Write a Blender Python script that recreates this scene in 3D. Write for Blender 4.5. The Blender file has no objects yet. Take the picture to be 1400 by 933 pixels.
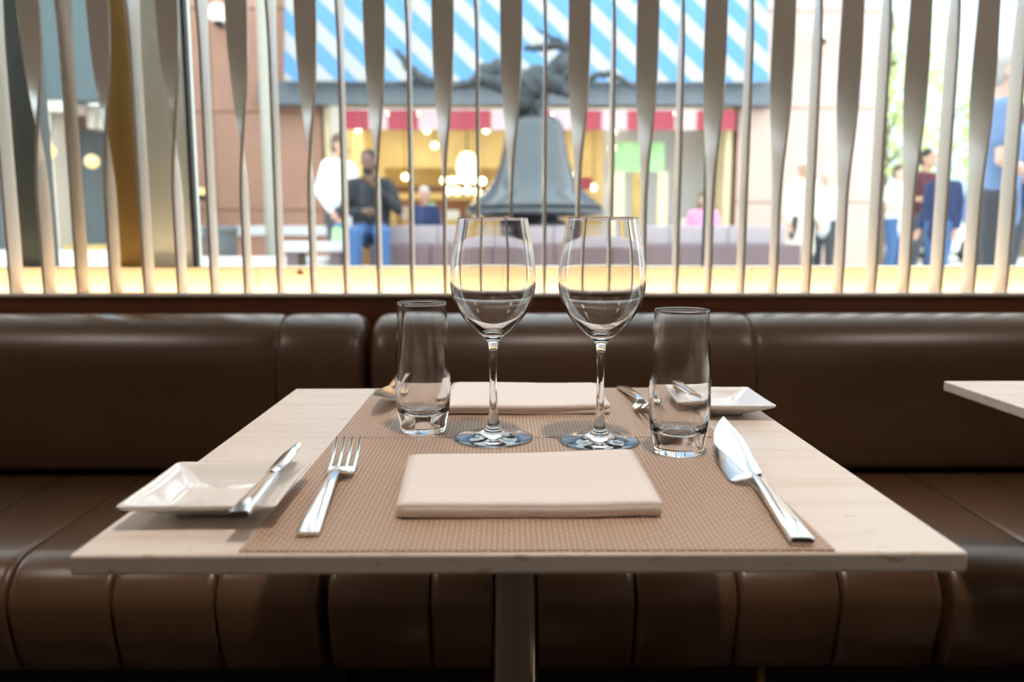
import bpy, bmesh, math, random
from math import sin, cos, pi, radians, sqrt, atan2
from mathutils import Vector, Matrix

S = bpy.context.scene
COL = S.collection
random.seed(7)

# ------------------------------------------------------------------ camera
cam_data = bpy.data.cameras.new('camera')
cam = bpy.data.objects.new('camera', cam_data)
COL.objects.link(cam)
cam.location = (0.0, 0.0, 0.9654)
cam.rotation_euler = (radians(90 - 7.558), 0, radians(-0.52))
cam_data.sensor_width = 36.0
cam_data.lens = 28.0
cam_data.clip_start = 0.02
cam_data.clip_end = 300
cam_data.dof.use_dof = True
cam_data.dof.focus_distance = 0.86
cam_data.dof.aperture_fstop = 3.9
S.camera = cam

# ------------------------------------------------------------------ daylight, exposure
world = bpy.data.worlds.new('sky')
S.world = world
world.use_nodes = True
bg = world.node_tree.nodes['Background']
bg.inputs['Color'].default_value = (0.86, 0.93, 1.0, 1)
bg.inputs['Strength'].default_value = 4.1

portal_data = bpy.data.lights.new('window_portal', 'AREA')
portal_data.shape = 'RECTANGLE'
portal_data.size = 6.8
portal_data.size_y = 1.9
portal_data.cycles.is_portal = True
portal = bpy.data.objects.new('window_portal', portal_data)
COL.objects.link(portal)
portal.location = (0, 2.04, 1.84)
portal.rotation_euler = (radians(-90), 0, 0)

vs = S.view_settings
vs.view_transform = 'Standard'
vs.look = 'None'
vs.gamma = 1
vs.use_curve_mapping = False
vs.exposure = 0.0
S.cycles.max_bounces = 14
S.cycles.transmission_bounces = 12
S.cycles.transparent_max_bounces = 16
S.cycles.sample_clamp_indirect = 6.0
S.cycles.use_denoising = True

# ------------------------------------------------------------------ mesh helpers
class MB:
    def __init__(self):
        self.v = []; self.f = []

    def add(self, vs_, fs_):
        n = len(self.v)
        self.v += [tuple(p) for p in vs_]
        self.f += [tuple(i + n for i in q) for q in fs_]
        return self

    def box(self, x0, x1, y0, y1, z0, z1):
        return self.add([(x0, y0, z0), (x1, y0, z0), (x1, y1, z0), (x0, y1, z0),
                         (x0, y0, z1), (x1, y0, z1), (x1, y1, z1), (x0, y1, z1)],
                        [(0, 3, 2, 1), (4, 5, 6, 7), (0, 1, 5, 4), (1, 2, 6, 5), (2, 3, 7, 6), (3, 0, 4, 7)])

    def rings(self, rs, caps=True, closed=False):
        """skin a list of equal-length closed rings"""
        n = len(rs[0]); base = len(self.v)
        for r in rs:
            self.v += [tuple(p) for p in r]
        m = len(rs)
        for k in range(m if closed else m - 1):
            a = base + k * n; b = base + ((k + 1) % m) * n
            for i in range(n):
                j = (i + 1) % n
                self.f.append((a + i, a + j, b + j, b + i))
        if caps and not closed:
            self.f.append(tuple(base + i for i in reversed(range(n))))
            self.f.append(tuple(base + (m - 1) * n + i for i in range(n)))
        return self

    def tube(self, pts, rad, seg=10, round_ends=True):
        pts = [Vector(p) for p in pts]
        if not isinstance(rad, (list, tuple)):
            rad = [rad] * len(pts)
        P, Rr, T = [], [], []
        n = len(pts)
        for i in range(n):
            t = (pts[min(i + 1, n - 1)] - pts[max(i - 1, 0)]).normalized()
            if i == 0 and round_ends:
                for a in (80, 50, 20):
                    P.append(pts[0] - t * rad[0] * sin(radians(a))); Rr.append(rad[0] * cos(radians(a))); T.append(t)
            P.append(pts[i]); Rr.append(rad[i]); T.append(t)
            if i == n - 1 and round_ends:
                for a in (20, 50, 80):
                    P.append(pts[-1] + t * rad[-1] * sin(radians(a))); Rr.append(rad[-1] * cos(radians(a))); T.append(t)
        ref = Vector((0, 0, 1)) if abs(T[0].z) < 0.9 else Vector((0, 1, 0))
        u = T[0].cross(ref).normalized()
        rs = []
        for p, r, t in zip(P, Rr, T):
            u = (u - t * u.dot(t))
            u = u.normalized() if u.length > 1e-6 else t.orthogonal().normalized()
            w = t.cross(u)
            rs.append([p + (u * cos(2 * pi * k / seg) + w * sin(2 * pi * k / seg)) * r for k in range(seg)])
        return self.rings(rs)

    def lathe(self, prof, c=(0, 0, 0), seg=48, closed=False):
        """profile of (r, z); closed=True joins the last ring to the first (hollow shells)"""
        rs = [[(c[0] + max(r, 1e-5) * cos(2 * pi * k / seg), c[1] + max(r, 1e-5) * sin(2 * pi * k / seg), c[2] + z)
               for k in range(seg)] for r, z in prof]
        return self.rings(rs, caps=not closed, closed=closed)

    def ball(self, c, rx, ry=None, rz=None, seg=16, rows=10, rot=None):
        ry = rx if ry is None else ry; rz = rx if rz is None else rz
        rs = []
        for k in range(rows + 1):
            a = -pi / 2 + pi * (k + (0.04 if k == 0 else -0.04 if k == rows else 0)) / rows
            ring = []
            for i in range(seg):
                p = Vector((rx * cos(a) * cos(2 * pi * i / seg), ry * cos(a) * sin(2 * pi * i / seg), rz * sin(a)))
                if rot is not None: p = rot @ p
                ring.append(Vector(c) + p)
            rs.append(ring)
        return self.rings(rs)

    def loft(self, st, seg=16, power=4.0):
        """stations: (centre, half-width vector, half-thickness vector) -> rounded rectangular bar"""
        rs = []
        for c, w, t in st:
            c = Vector(c); w = Vector(w); t = Vector(t)
            ring = []
            for k in range(seg):
                a = 2 * pi * (k + 0.5) / seg
                ca, sa = cos(a), sin(a)
                x = abs(ca) ** (2 / power) * (1 if ca > 0 else -1)
                y = abs(sa) ** (2 / power) * (1 if sa > 0 else -1)
                ring.append(c + w * x + t * y)
            rs.append(ring)
        return self.rings(rs)

    def build(self, name, mat, parent=None, smooth=False, bevel=0.0, segs=2, subsurf=0, kind=None):
        me = bpy.data.meshes.new(name)
        me.from_pydata([tuple(p) for p in self.v], [], self.f)
        bm = bmesh.new(); bm.from_mesh(me)
        bmesh.ops.recalc_face_normals(bm, faces=bm.faces)
        bm.to_mesh(me); bm.free()
        if mat: me.materials.append(mat)
        if smooth:
            me.shade_smooth()
        o = bpy.data.objects.new(name, me)
        COL.objects.link(o)
        if parent is not None: o.parent = parent
        if bevel:
            b = o.modifiers.new('bevel', 'BEVEL'); b.width = bevel; b.segments = segs; b.limit_method = 'ANGLE'
            b.angle_limit = radians(40)
        if subsurf:
            s = o.modifiers.new('subd', 'SUBSURF'); s.levels = subsurf; s.render_levels = subsurf
        if kind: o['kind'] = kind
        return o


def smooth_by_angle(o, deg=40):
    """smooth shading with the sharp edges kept"""
    me = o.data
    bm = bmesh.new(); bm.from_mesh(me)
    for e in bm.edges:
        if len(e.link_faces) == 2 and e.calc_face_angle(0) > radians(deg):
            e.smooth = False
    for f in bm.faces: f.smooth = True
    bm.to_mesh(me); bm.free()
    return o


def thing(name, label, cat, loc=(0, 0, 0), rz=0.0, group=None):
    o = bpy.data.objects.new(name, None)
    COL.objects.link(o)
    o.location = loc; o.rotation_euler = (0, 0, rz)
    o.empty_display_size = 0.05
    return tag(o, label, cat, group)


def tag(o, label, cat, group=None):
    o['label'] = label; o['category'] = cat
    if group: o['group'] = group
    return o


def struct(o):
    o['kind'] = 'structure'
    return o


def copy_tree(o, parent=None):
    c = o.copy(); COL.objects.link(c)
    if parent is not None: c.parent = parent
    for ch in list(o.children): copy_tree(ch, c)
    return c


# ------------------------------------------------------------------ materials
def new_mat(name):
    m = bpy.data.materials.new(name); m.use_nodes = True
    return m, m.node_tree.nodes, m.node_tree.links, m.node_tree.nodes['Principled BSDF']


def plain(name, col, rough=0.5, metal=0.0, var=0.06, scale=20.0, bump=0.0, spec=None, coat=0.0, stretch=(1, 1, 1)):
    m, N, L, b = new_mat(name)
    tc = N.new('ShaderNodeTexCoord'); mp = N.new('ShaderNodeMapping')
    mp.inputs['Scale'].default_value = stretch
    nz = N.new('ShaderNodeTexNoise'); nz.inputs['Scale'].default_value = scale; nz.inputs['Detail'].default_value = 4
    L.new(tc.outputs['Object'], mp.inputs['Vector']); L.new(mp.outputs['Vector'], nz.inputs['Vector'])
    rp = N.new('ShaderNodeValToRGB')
    rp.color_ramp.elements[0].position = 0.3; rp.color_ramp.elements[1].position = 0.7
    rp.color_ramp.elements[0].color = tuple(c * (1 - var) for c in col) + (1,)
    rp.color_ramp.elements[1].color = tuple(min(1, c * (1 + var)) for c in col) + (1,)
    L.new(nz.outputs['Fac'], rp.inputs['Fac']); L.new(rp.outputs['Color'], b.inputs['Base Color'])
    b.inputs['Roughness'].default_value = rough; b.inputs['Metallic'].default_value = metal
    if spec is not None: b.inputs['Specular IOR Level'].default_value = spec
    if coat: b.inputs['Coat Weight'].default_value = coat
    if bump:
        bp = N.new('ShaderNodeBump'); bp.inputs['Strength'].default_value = bump; bp.inputs['Distance'].default_value = 0.002
        L.new(nz.outputs['Fac'], bp.inputs['Height']); L.new(bp.outputs['Normal'], b.inputs['Normal'])
    return m


def emit(name, col, strength):
    m, N, L, b = new_mat(name)
    b.inputs['Base Color'].default_value = (0.12, 0.11, 0.10, 1)
    b.inputs['Emission Color'].default_value = col + (1,)
    b.inputs['Emission Strength'].default_value = strength
    return m


def glass_solid(name, rough=0.0, ior=1.5):
    m, N, L, b = new_mat(name)
    N.remove(b)
    g = N.new('ShaderNodeBsdfGlass'); g.inputs['IOR'].default_value = ior; g.inputs['Roughness'].default_value = rough
    g.inputs['Color'].default_value = (1, 1, 1, 1)
    L.new(g.outputs[0], N['Material Output'].inputs['Surface'])
    return m


def glass_pane(name, tint=(0.95, 0.98, 0.97)):
    m, N, L, b = new_mat(name)
    N.remove(b)
    t = N.new('ShaderNodeBsdfTransparent'); t.inputs[0].default_value = tint + (1,)
    g = N.new('ShaderNodeBsdfGlossy'); g.inputs['Roughness'].default_value = 0.02
    fr = N.new('ShaderNodeFresnel'); fr.inputs['IOR'].default_value = 1.45
    mx = N.new('ShaderNodeMixShader')
    geo = N.new('ShaderNodeNewGeometry')
    f = math_node(N, L, 'MULTIPLY', fr.outputs[0], math_node(N, L, 'SUBTRACT', 1.0, geo.outputs['Backfacing']))
    L.new(f, mx.inputs[0]); L.new(t.outputs[0], mx.inputs[1]); L.new(g.outputs[0], mx.inputs[2])
    L.new(mx.outputs[0], N['Material Output'].inputs['Surface'])
    return m


def math_node(N, L, op, a, b=None):
    n = N.new('ShaderNodeMath'); n.operation = op
    for k, s in enumerate((a, b)):
        if s is None: continue
        if isinstance(s, (int, float)): n.inputs[k].default_value = s
        else: L.new(s, n.inputs[k])
    return n.outputs[0]


def stone_mat():
    m, N, L, b = new_mat('cream_travertine')
    tc = N.new('ShaderNodeTexCoord')
    mp = N.new('ShaderNodeMapping'); mp.inputs['Scale'].default_value = (1.3, 16, 9)
    nz = N.new('ShaderNodeTexNoise'); nz.inputs['Scale'].default_value = 2.6; nz.inputs['Detail'].default_value = 7; nz.inputs['Distortion'].default_value = 0.5
    L.new(tc.outputs['Object'], mp.inputs[0]); L.new(mp.outputs[0], nz.inputs['Vector'])
    rp = N.new('ShaderNodeValToRGB'); e = rp.color_ramp.elements
    e[0].position = 0.30; e[0].color = (0.69, 0.585, 0.50, 1)
    e[1].position = 0.66; e[1].color = (0.77, 0.69, 0.625, 1)
    k = e.new(0.46); k.color = (0.745, 0.655, 0.58, 1)
    L.new(nz.outputs['Fac'], rp.inputs['Fac'])
    # small brown pits strung along the veins
    mp2 = N.new('ShaderNodeMapping'); mp2.inputs['Scale'].default_value = (38, 150, 120)
    L.new(tc.outputs['Object'], mp2.inputs[0])
    n2 = N.new('ShaderNodeTexNoise'); n2.inputs['Scale'].default_value = 1.4; n2.inputs['Detail'].default_value = 3
    L.new(mp2.outputs[0], n2.inputs['Vector'])
    r2 = N.new('ShaderNodeValToRGB'); r2.color_ramp.elements[0].position = 0.27; r2.color_ramp.elements[1].position = 0.36
    r2.color_ramp.elements[0].color = (0.62, 0.48, 0.34, 1); r2.color_ramp.elements[1].color = (1, 1, 1, 1)
    L.new(n2.outputs['Fac'], r2.inputs['Fac'])
    mx = N.new('ShaderNodeMix'); mx.data_type = 'RGBA'; mx.blend_type = 'MULTIPLY'; mx.inputs[0].default_value = 0.8
    L.new(rp.outputs['Color'], mx.inputs[6]); L.new(r2.outputs['Color'], mx.inputs[7])
    L.new(mx.outputs[2], b.inputs['Base Color'])
    b.inputs['Roughness'].default_value = 0.33
    bp = N.new('ShaderNodeBump'); bp.inputs['Strength'].default_value = 0.15; bp.inputs['Distance'].default_value = 0.0006
    L.new(r2.outputs['Color'], bp.inputs['Height']); L.new(bp.outputs['Normal'], b.inputs['Normal'])
    return m


def weave_mat():
    m, N, L, b = new_mat('tan_basket_weave')
    tc = N.new('ShaderNodeTexCoord'); sp = N.new('ShaderNodeSeparateXYZ')
    L.new(tc.outputs['Object'], sp.inputs[0])
    cell = 0.0040
    u = math_node(N, L, 'MULTIPLY', sp.outputs[0], 1 / cell)
    v = math_node(N, L, 'MULTIPLY', sp.outputs[1], 1 / cell)
    fu = math_node(N, L, 'FLOOR', u); fv = math_node(N, L, 'FLOOR', v)
    par = math_node(N, L, 'PINGPONG', math_node(N, L, 'ADD', fu, fv), 1.0)
    su = math_node(N, L, 'ABSOLUTE', math_node(N, L, 'SINE', math_node(N, L, 'MULTIPLY', u, pi)))
    sv = math_node(N, L, 'ABSOLUTE', math_node(N, L, 'SINE', math_node(N, L, 'MULTIPLY', v, pi)))
    mix = N.new('ShaderNodeMix'); mix.data_type = 'FLOAT'
    L.new(par, mix.inputs[0])
    # a strand crossing over: long hump one way, narrow hump the other
    h1 = math_node(N, L, 'MULTIPLY', math_node(N, L, 'POWER', su, 0.5), math_node(N, L, 'POWER', sv, 1.0))
    h2 = math_node(N, L, 'MULTIPLY', math_node(N, L, 'POWER', sv, 0.5), math_node(N, L, 'POWER', su, 1.0))
    h2 = math_node(N, L, 'MULTIPLY', h2, 0.55)
    L.new(h1, mix.inputs[2]); L.new(h2, mix.inputs[3])
    rp = N.new('ShaderNodeValToRGB'); e = rp.color_ramp.elements
    e[0].position = 0.05; e[0].color = (0.27, 0.165, 0.105, 1)  # low end of the ramp paints the shade in the gaps between strands
    e[1].position = 0.65; e[1].color = (0.56, 0.41, 0.30, 1)
    L.new(mix.outputs[0], rp.inputs['Fac'])
    nz = N.new('ShaderNodeTexNoise'); nz.inputs['Scale'].default_value = 120; L.new(tc.outputs['Object'], nz.inputs['Vector'])
    mx = N.new('ShaderNodeMix'); mx.data_type = 'RGBA'; mx.blend_type = 'MULTIPLY'; mx.inputs[0].default_value = 0.35
    L.new(rp.outputs['Color'], mx.inputs[6]); L.new(nz.outputs['Color'], mx.inputs[7])
    sat = N.new('ShaderNodeHueSaturation'); sat.inputs['Value'].default_value = 1.12
    mx.inputs[0].default_value = 0.0
    L.new(mx.outputs[2], sat.inputs['Color'])
    L.new(sat.outputs['Color'], b.inputs['Base Color'])
    b.inputs['Roughness'].default_value = 0.48
    bp = N.new('ShaderNodeBump'); bp.inputs['Strength'].default_value = 0.8; bp.inputs['Distance'].default_value = 0.0012
    L.new(mix.outputs[0], bp.inputs['Height']); L.new(bp.outputs['Normal'], b.inputs['Normal'])
    return m


def leather_mat():
    m, N, L, b = new_mat('brown_leather')
    tc = N.new('ShaderNodeTexCoord')
    vo = N.new('ShaderNodeTexVoronoi'); vo.inputs['Scale'].default_value = 420
    L.new(tc.outputs['Object'], vo.inputs['Vector'])
    nz = N.new('ShaderNodeTexNoise'); nz.inputs['Scale'].default_value = 6; nz.inputs['Detail'].default_value = 5
    L.new(tc.outputs['Object'], nz.inputs['Vector'])
    rp = N.new('ShaderNodeValToRGB'); e = rp.color_ramp.elements
    e[0].position = 0.3; e[0].color = (0.090, 0.045, 0.022, 1); e[1].position = 0.75; e[1].color = (0.118, 0.060, 0.030, 1)
    L.new(nz.outputs['Fac'], rp.inputs['Fac']); L.new(rp.outputs['Color'], b.inputs['Base Color'])
    b.inputs['Roughness'].default_value = 0.31
    b.inputs['Specular IOR Level'].default_value = 0.65
    bp = N.new('ShaderNodeBump'); bp.inputs['Strength'].default_value = 0.10; bp.inputs['Distance'].default_value = 0.0006
    ad = math_node(N, L, 'ADD', vo.outputs['Distance'], nz.outputs['Fac'])
    L.new(ad, bp.inputs['Height']); L.new(bp.outputs['Normal'], b.inputs['Normal'])
    return m


def stripe_mat():
    m, N, L, b = new_mat('blue_white_striped_canvas')
    tc = N.new('ShaderNodeTexCoord'); sp = N.new('ShaderNodeSeparateXYZ'); L.new(tc.outputs['Object'], sp.inputs[0])
    s = math_node(N, L, 'ADD', sp.outputs[0], sp.outputs[2])
    s = math_node(N, L, 'ADD', s, 20 * 0.64 - 3.14)
    s = math_node(N, L, 'DIVIDE', s, 0.64)
    fr = math_node(N, L, 'FRACT', s)
    # white where the stripe coordinate is within a quarter period of an integer
    d = math_node(N, L, 'ABSOLUTE', math_node(N, L, 'SUBTRACT', fr, 0.5))
    w = math_node(N, L, 'GREATER_THAN', d, 0.265)
    mx = N.new('ShaderNodeMix'); mx.data_type = 'RGBA'; L.new(w, mx.inputs[0])
    mx.inputs[6].default_value = (0.10, 0.27, 0.50, 1); mx.inputs[7].default_value = (0.41, 0.405, 0.39, 1)
    L.new(mx.outputs[2], b.inputs['Base Color']); b.inputs['Roughness'].default_value = 0.8
    return m


def wood_mat(name, c0, c1, rough=0.35, scale=(2, 30, 30)):
    m, N, L, b = new_mat(name)
    tc = N.new('ShaderNodeTexCoord'); mp = N.new('ShaderNodeMapping'); mp.inputs['Scale'].default_value = scale
    nz = N.new('ShaderNodeTexNoise'); nz.inputs['Scale'].default_value = 2.5; nz.inputs['Detail'].default_value = 6
    L.new(tc.outputs['Object'], mp.inputs[0]); L.new(mp.outputs[0], nz.inputs['Vector'])
    rp = N.new('ShaderNodeValToRGB'); e = rp.color_ramp.elements
    e[0].position = 0.3; e[0].color = c0 + (1,); e[1].position = 0.7; e[1].color = c1 + (1,)
    L.new(nz.outputs['Fac'], rp.inputs['Fac']); L.new(rp.outputs['Color'], b.inputs['Base Color'])
    b.inputs['Roughness'].default_value = rough
    return m


M = dict(
    stone=stone_mat(), weave=weave_mat(), leather=leather_mat(), stripe=stripe_mat(),
    linen=plain('white_linen', (0.83, 0.76, 0.72), 0.9, var=0.03, scale=400, bump=0.15),
    china=plain('glazed_white_china', (0.80, 0.77, 0.74), 0.12, var=0.01, coat=0.3),
    steel=plain('polished_steel', (0.80, 0.79, 0.77), 0.13, metal=1.0, var=0.02, scale=60, stretch=(1, 8, 1)),
    chrome=plain('chrome', (0.55, 0.51, 0.47), 0.09, metal=1.0, var=0.02),
    glass=glass_solid('clear_glass'), pane=glass_pane('window_glass'),
    slat=plain('taupe_lacquer', (0.64, 0.60, 0.545), 0.25, var=0.03, scale=8, spec=0.8),
    walnut=wood_mat('red_brown_wood', (0.15, 0.048, 0.02), (0.21, 0.07, 0.03)),
    sill=plain('pale_sill_metal', (0.82, 0.78, 0.75), 0.35, var=0.03),
    curb=plain('cream_curb_stone', (0.80, 0.68, 0.50), 0.6, var=0.04, scale=5),
    led=emit('warm_led', (1.0, 0.72, 0.41), 27.0),
    gold=plain('gold_brown_bronze', (0.40, 0.26, 0.09), 0.35, metal=0.5, var=0.08),
    greyframe=plain('grey_green_metal', (0.76, 0.80, 0.75), 0.35, metal=0.0, var=0.03),
    slate=plain('dark_slate_metal', (0.10, 0.12, 0.12), 0.4, metal=0.2, var=0.04),
    black=plain('black_rubber', (0.02, 0.02, 0.022), 0.6),
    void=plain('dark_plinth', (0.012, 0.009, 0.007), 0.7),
    floor=wood_mat('dark_floor_boards', (0.03, 0.02, 0.013), (0.05, 0.033, 0.022), 0.4, (30, 3, 3)),
    wall=plain('warm_plaster', (0.55, 0.46, 0.37), 0.8),
    ceil=plain('ceiling_plaster', (0.62, 0.57, 0.50), 0.85),
    brass=plain('brown_bronze', (0.25, 0.15, 0.07), 0.4, metal=1.0),
    decal=plain('brown_print', (0.20, 0.10, 0.03), 0.6),
    # outside
    paving=plain('plaza_paving', (0.52, 0.48, 0.45), 0.8, scale=3),
    terra=plain('terracotta_stone', (0.41, 0.225, 0.155), 0.8, var=0.05, scale=3),
    terra_glare=plain('terracotta_paled_by_glare', (0.60, 0.44, 0.37), 0.8, var=0.03, scale=3),  # terracotta with the overexposure put into its colour
    cream=plain('cream_stone', (0.55, 0.49, 0.41), 0.8),
    teal=plain('teal_grey_panel', (0.05, 0.08, 0.085), 0.5),
    beam=plain('blue_grey_steel', (0.15, 0.175, 0.195), 0.55),
    red=plain('red_canvas', (0.40, 0.06, 0.085), 0.8),
    pinkcloth=plain('faded_pink_canvas', (0.62, 0.46, 0.47), 0.8),
    yellow=plain('yellow_plaster', (0.82, 0.70, 0.42), 0.8, scale=2, var=0.1),
    ochre=plain('ochre_wood', (0.50, 0.33, 0.10), 0.6, scale=4, var=0.2),
    brown=plain('brown_panel', (0.22, 0.11, 0.06), 0.6, var=0.15),
    white=plain('white_paint', (0.66, 0.65, 0.66), 0.6, var=0.02),
    green=plain('green_goods_and_reflection', (0.45, 0.80, 0.35), 0.6, var=0.2, scale=4),  # also colours the board that paints the storefront glass reflection
    bell=plain('polished_grey_bronze', (0.085, 0.095, 0.10), 0.16, metal=0.55, var=0.08, scale=4),
    darkbronze=plain('dark_bronze', (0.045, 0.055, 0.06), 0.5, metal=0.3, var=0.3, scale=12, bump=0.4),
    granite=plain('lavender_granite', (0.42, 0.36, 0.38), 0.35, var=0.08, scale=40),
    granite_dark=plain('dark_granite', (0.17, 0.115, 0.12), 0.4, var=0.1, scale=40),
    bulb=emit('warm_bulb', (1.0, 0.82, 0.50), 9.0),
    globe=emit('warm_globe', (1.0, 0.72, 0.26), 1.7),
    lantern=emit('glowing_lantern', (1.0, 0.86, 0.58), 3.4),
    sconce=emit('white_globe', (1.0, 0.96, 0.90), 1.6),
    downlight=emit('shop_downlight', (1.0, 0.82, 0.50), 45.0),
    bin=plain('grey_bin', (0.12, 0.13, 0.13), 0.5),
    pole=plain('sage_grey_pole', (0.36, 0.35, 0.29), 0.5),
    skin_dark=plain('dark_skin', (0.16, 0.085, 0.055), 0.55),
    skin_mid=plain('mid_skin', (0.55, 0.31, 0.21), 0.55),
    skin_light=plain('light_skin', (0.70, 0.45, 0.35), 0.55),
    shirt_white=plain('white_shirt', (0.84, 0.84, 0.86), 0.9),
    shirt_black=plain('black_shirt', (0.025, 0.028, 0.035), 0.9),
    shirt_blue=plain('blue_shirt', (0.16, 0.25, 0.43), 0.9),
    shirt_navy=plain('navy_jacket', (0.02, 0.035, 0.10), 0.9),
    shirt_red=plain('dark_red_top', (0.08, 0.015, 0.022), 0.9),
    shirt_cream=plain('cream_coat', (0.78, 0.72, 0.58), 0.9),
    shirt_pale=plain('pale_blue_top', (0.72, 0.77, 0.84), 0.9),
    shirt_pink=plain('pink_top', (0.85, 0.32, 0.55), 0.9),
    jeans=plain('blue_denim', (0.055, 0.13, 0.29), 0.9, scale=60, var=0.15),
    trousers=plain('dark_grey_trousers', (0.06, 0.065, 0.075), 0.9),
    hair=plain('black_hair', (0.015, 0.013, 0.012), 0.7, scale=80, var=0.3),
    hair_grey=plain('grey_hair', (0.45, 0.42, 0.40), 0.8, scale=80),
    hair_brown=plain('brown_hair', (0.10, 0.055, 0.03), 0.7, scale=80),
    shoe=plain('dark_shoe', (0.02, 0.018, 0.017), 0.5),
    eye=plain('eye', (0.05, 0.04, 0.035), 0.2),
    lip=plain('lip', (0.30, 0.12, 0.10), 0.5),
    bark=plain('bark', (0.20, 0.14, 0.10), 0.9, scale=20, var=0.3),
    facade=plain('pale_blue_cladding', (0.55, 0.66, 0.74), 0.4, var=0.05),
    car=plain('white_car_paint', (0.85, 0.85, 0.86), 0.2, coat=0.5),
    carglass=plain('dark_car_glass', (0.06, 0.08, 0.09), 0.1),
    hedge=plain('hedge_green', (0.20, 0.38, 0.10), 0.8, var=0.4, scale=30),
)


def leaf_mat():
    m, N, L, b = new_mat('spring_leaf')
    b.inputs['Base Color'].default_value = (0.50, 0.62, 0.24, 1); b.inputs['Roughness'].default_value = 0.6
    t = N.new('ShaderNodeBsdfTranslucent'); t.inputs[0].default_value = (0.72, 0.85, 0.42, 1)
    mx = N.new('ShaderNodeMixShader'); mx.inputs[0].default_value = 0.5
    L.new(b.outputs[0], mx.inputs[1]); L.new(t.outputs[0], mx.inputs[2])
    L.new(mx.outputs[0], N['Material Output'].inputs['Surface'])
    return m


M['leaf'] = leaf_mat()

# ------------------------------------------------------------------ room shell
RX0, RX1, RY0, RY1, RZ = -3.6, 3.6, -4.2, 1.80, 2.9
struct(MB().box(RX0 - .1, RX1 + .1, RY0 - .1, 2.03, -0.1, 0.0).build('floor', M['floor']))
struct(MB().box(RX0 - .1, RX1 + .1, RY0 - .1, 2.03, RZ, RZ + .15).build('ceiling', M['ceil']))
struct(MB().box(RX0 - .1, RX0, RY0, 2.03, 0, RZ).build('wall_left', M['wall']))
struct(MB().box(RX1, RX1 + .1, RY0, 2.03, 0, RZ).build('wall_right', M['wall']))
struct(MB().box(RX0, RX1, RY0 - .1, RY0, 0, RZ).build('wall_rear', M['wall']))
# the wall below the window: wood panel towards the room, LED trough and lit curb behind
ww = bpy.data.objects.new('wall_window', None); COL.objects.link(ww); struct(ww)
m = MB().box(RX0, RX1, 1.826, 1.88, 0, 0.826)
m.box(RX0, RX1, 1.88, 1.94, 0, 0.80)
m.build('wood_panel', M['walnut'], ww)
sl = MB().box(RX0, RX1, 1.818, 1.885, 0.826, 0.8335).build('trim_1', M['sill'], None, bevel=0.0015)
struct(sl)
cb = MB()
k = RX0
curb_root = bpy.data.objects.new('trim_2', None); COL.objects.link(curb_root); struct(curb_root)
while k < RX1 - 0.01:
    MB().box(k + 0.0006, k + 0.6 - 0.0006, 1.94, 2.03, 0.0, 0.8895).build('curb_stone', M['curb'], curb_root, bevel=0.002)
    k += 0.6
hd = MB().box(RX0, RX1, 1.80, 2.03, 2.72, RZ).build('wall_header', M['wall'], ww)

# small printed mark stuck on the curb
dc = MB()
for cx, cz, r in ((-0.500, 0.8755, 0.0045), (-0.493, 0.875, 0.0050), (-0.4965, 0.8815, 0.0035)):
    dc.lathe([(0.0001, 0), (r, 0), (r, 0.0006), (0.0001, 0.0006)], (0, 0, 0), 14)
    n = 14 * 4
    for i in range(len(dc.v) - n, len(dc.v)):
        x, y, z = dc.v[i]; dc.v[i] = (cx + x, 1.9395 - z, cz + y)
tag(dc.build('sticker', M['decal']), 'small brown leaf mark stuck on the glowing curb below the window', 'sticker')

# window frame
win = bpy.data.objects.new('window_1', None); COL.objects.link(win); struct(win)
MB().box(-1.172, -1.112, 1.95, 2.01, 0.8895, 2.72).build('slate_mullion', M['slate'], win, bevel=0.003)
MB().box(-0.950, -0.876, 1.95, 2.01, 0.8895, 2.72).build('gold_mullion', M['gold'], win, bevel=0.003)
MB().box(-0.876, -0.756, 1.955, 2.01, 0.8895, 2.72).build('grey_door_frame', M['greyframe'], win, bevel=0.003)
MB().box(-0.7575, -0.750, 1.9525, 1.975, 0.8895, 2.72).build('gasket', M['black'], win)
MB().box(0.491, 0.498, 1.965, 1.995, 0.8895, 2.72).build('glass_joint', M['black'], win)
MB().box(-2.2, -2.14, 1.95, 2.01, 0.8895, 2.72).build('slate_mullion', M['slate'], win, bevel=0.003)
MB().box(2.2, 2.26, 1.95, 2.01, 0.8895, 2.72).build('slate_mullion', M['slate'], win, bevel=0.003)
for a, b_ in ((RX0, -2.2), (-2.14, -1.172), (-1.112, -0.950), (-0.752, 0.491), (0.498, 2.2), (2.26, RX1)):
    MB().box(a, b_, 1.977, 1.983, 0.8895, 2.72).build('pane', M['pane'], win)

# LED strip lying in the trough between the slats and the curb
led = thing('led_strip', 'warm glowing light strip in the trough behind the foot of the slats', 'light', (0, 1.912, 0.80))
MB().box(RX0 + .05, RX1 - .05, -0.014, 0.014, 0.0, 0.006).build('channel', M['sill'], led)
MB().box(RX0 + .06, RX1 - .06, -0.010, 0.010, 0.006, 0.010).build('diffuser', M['led'], led)

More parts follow.
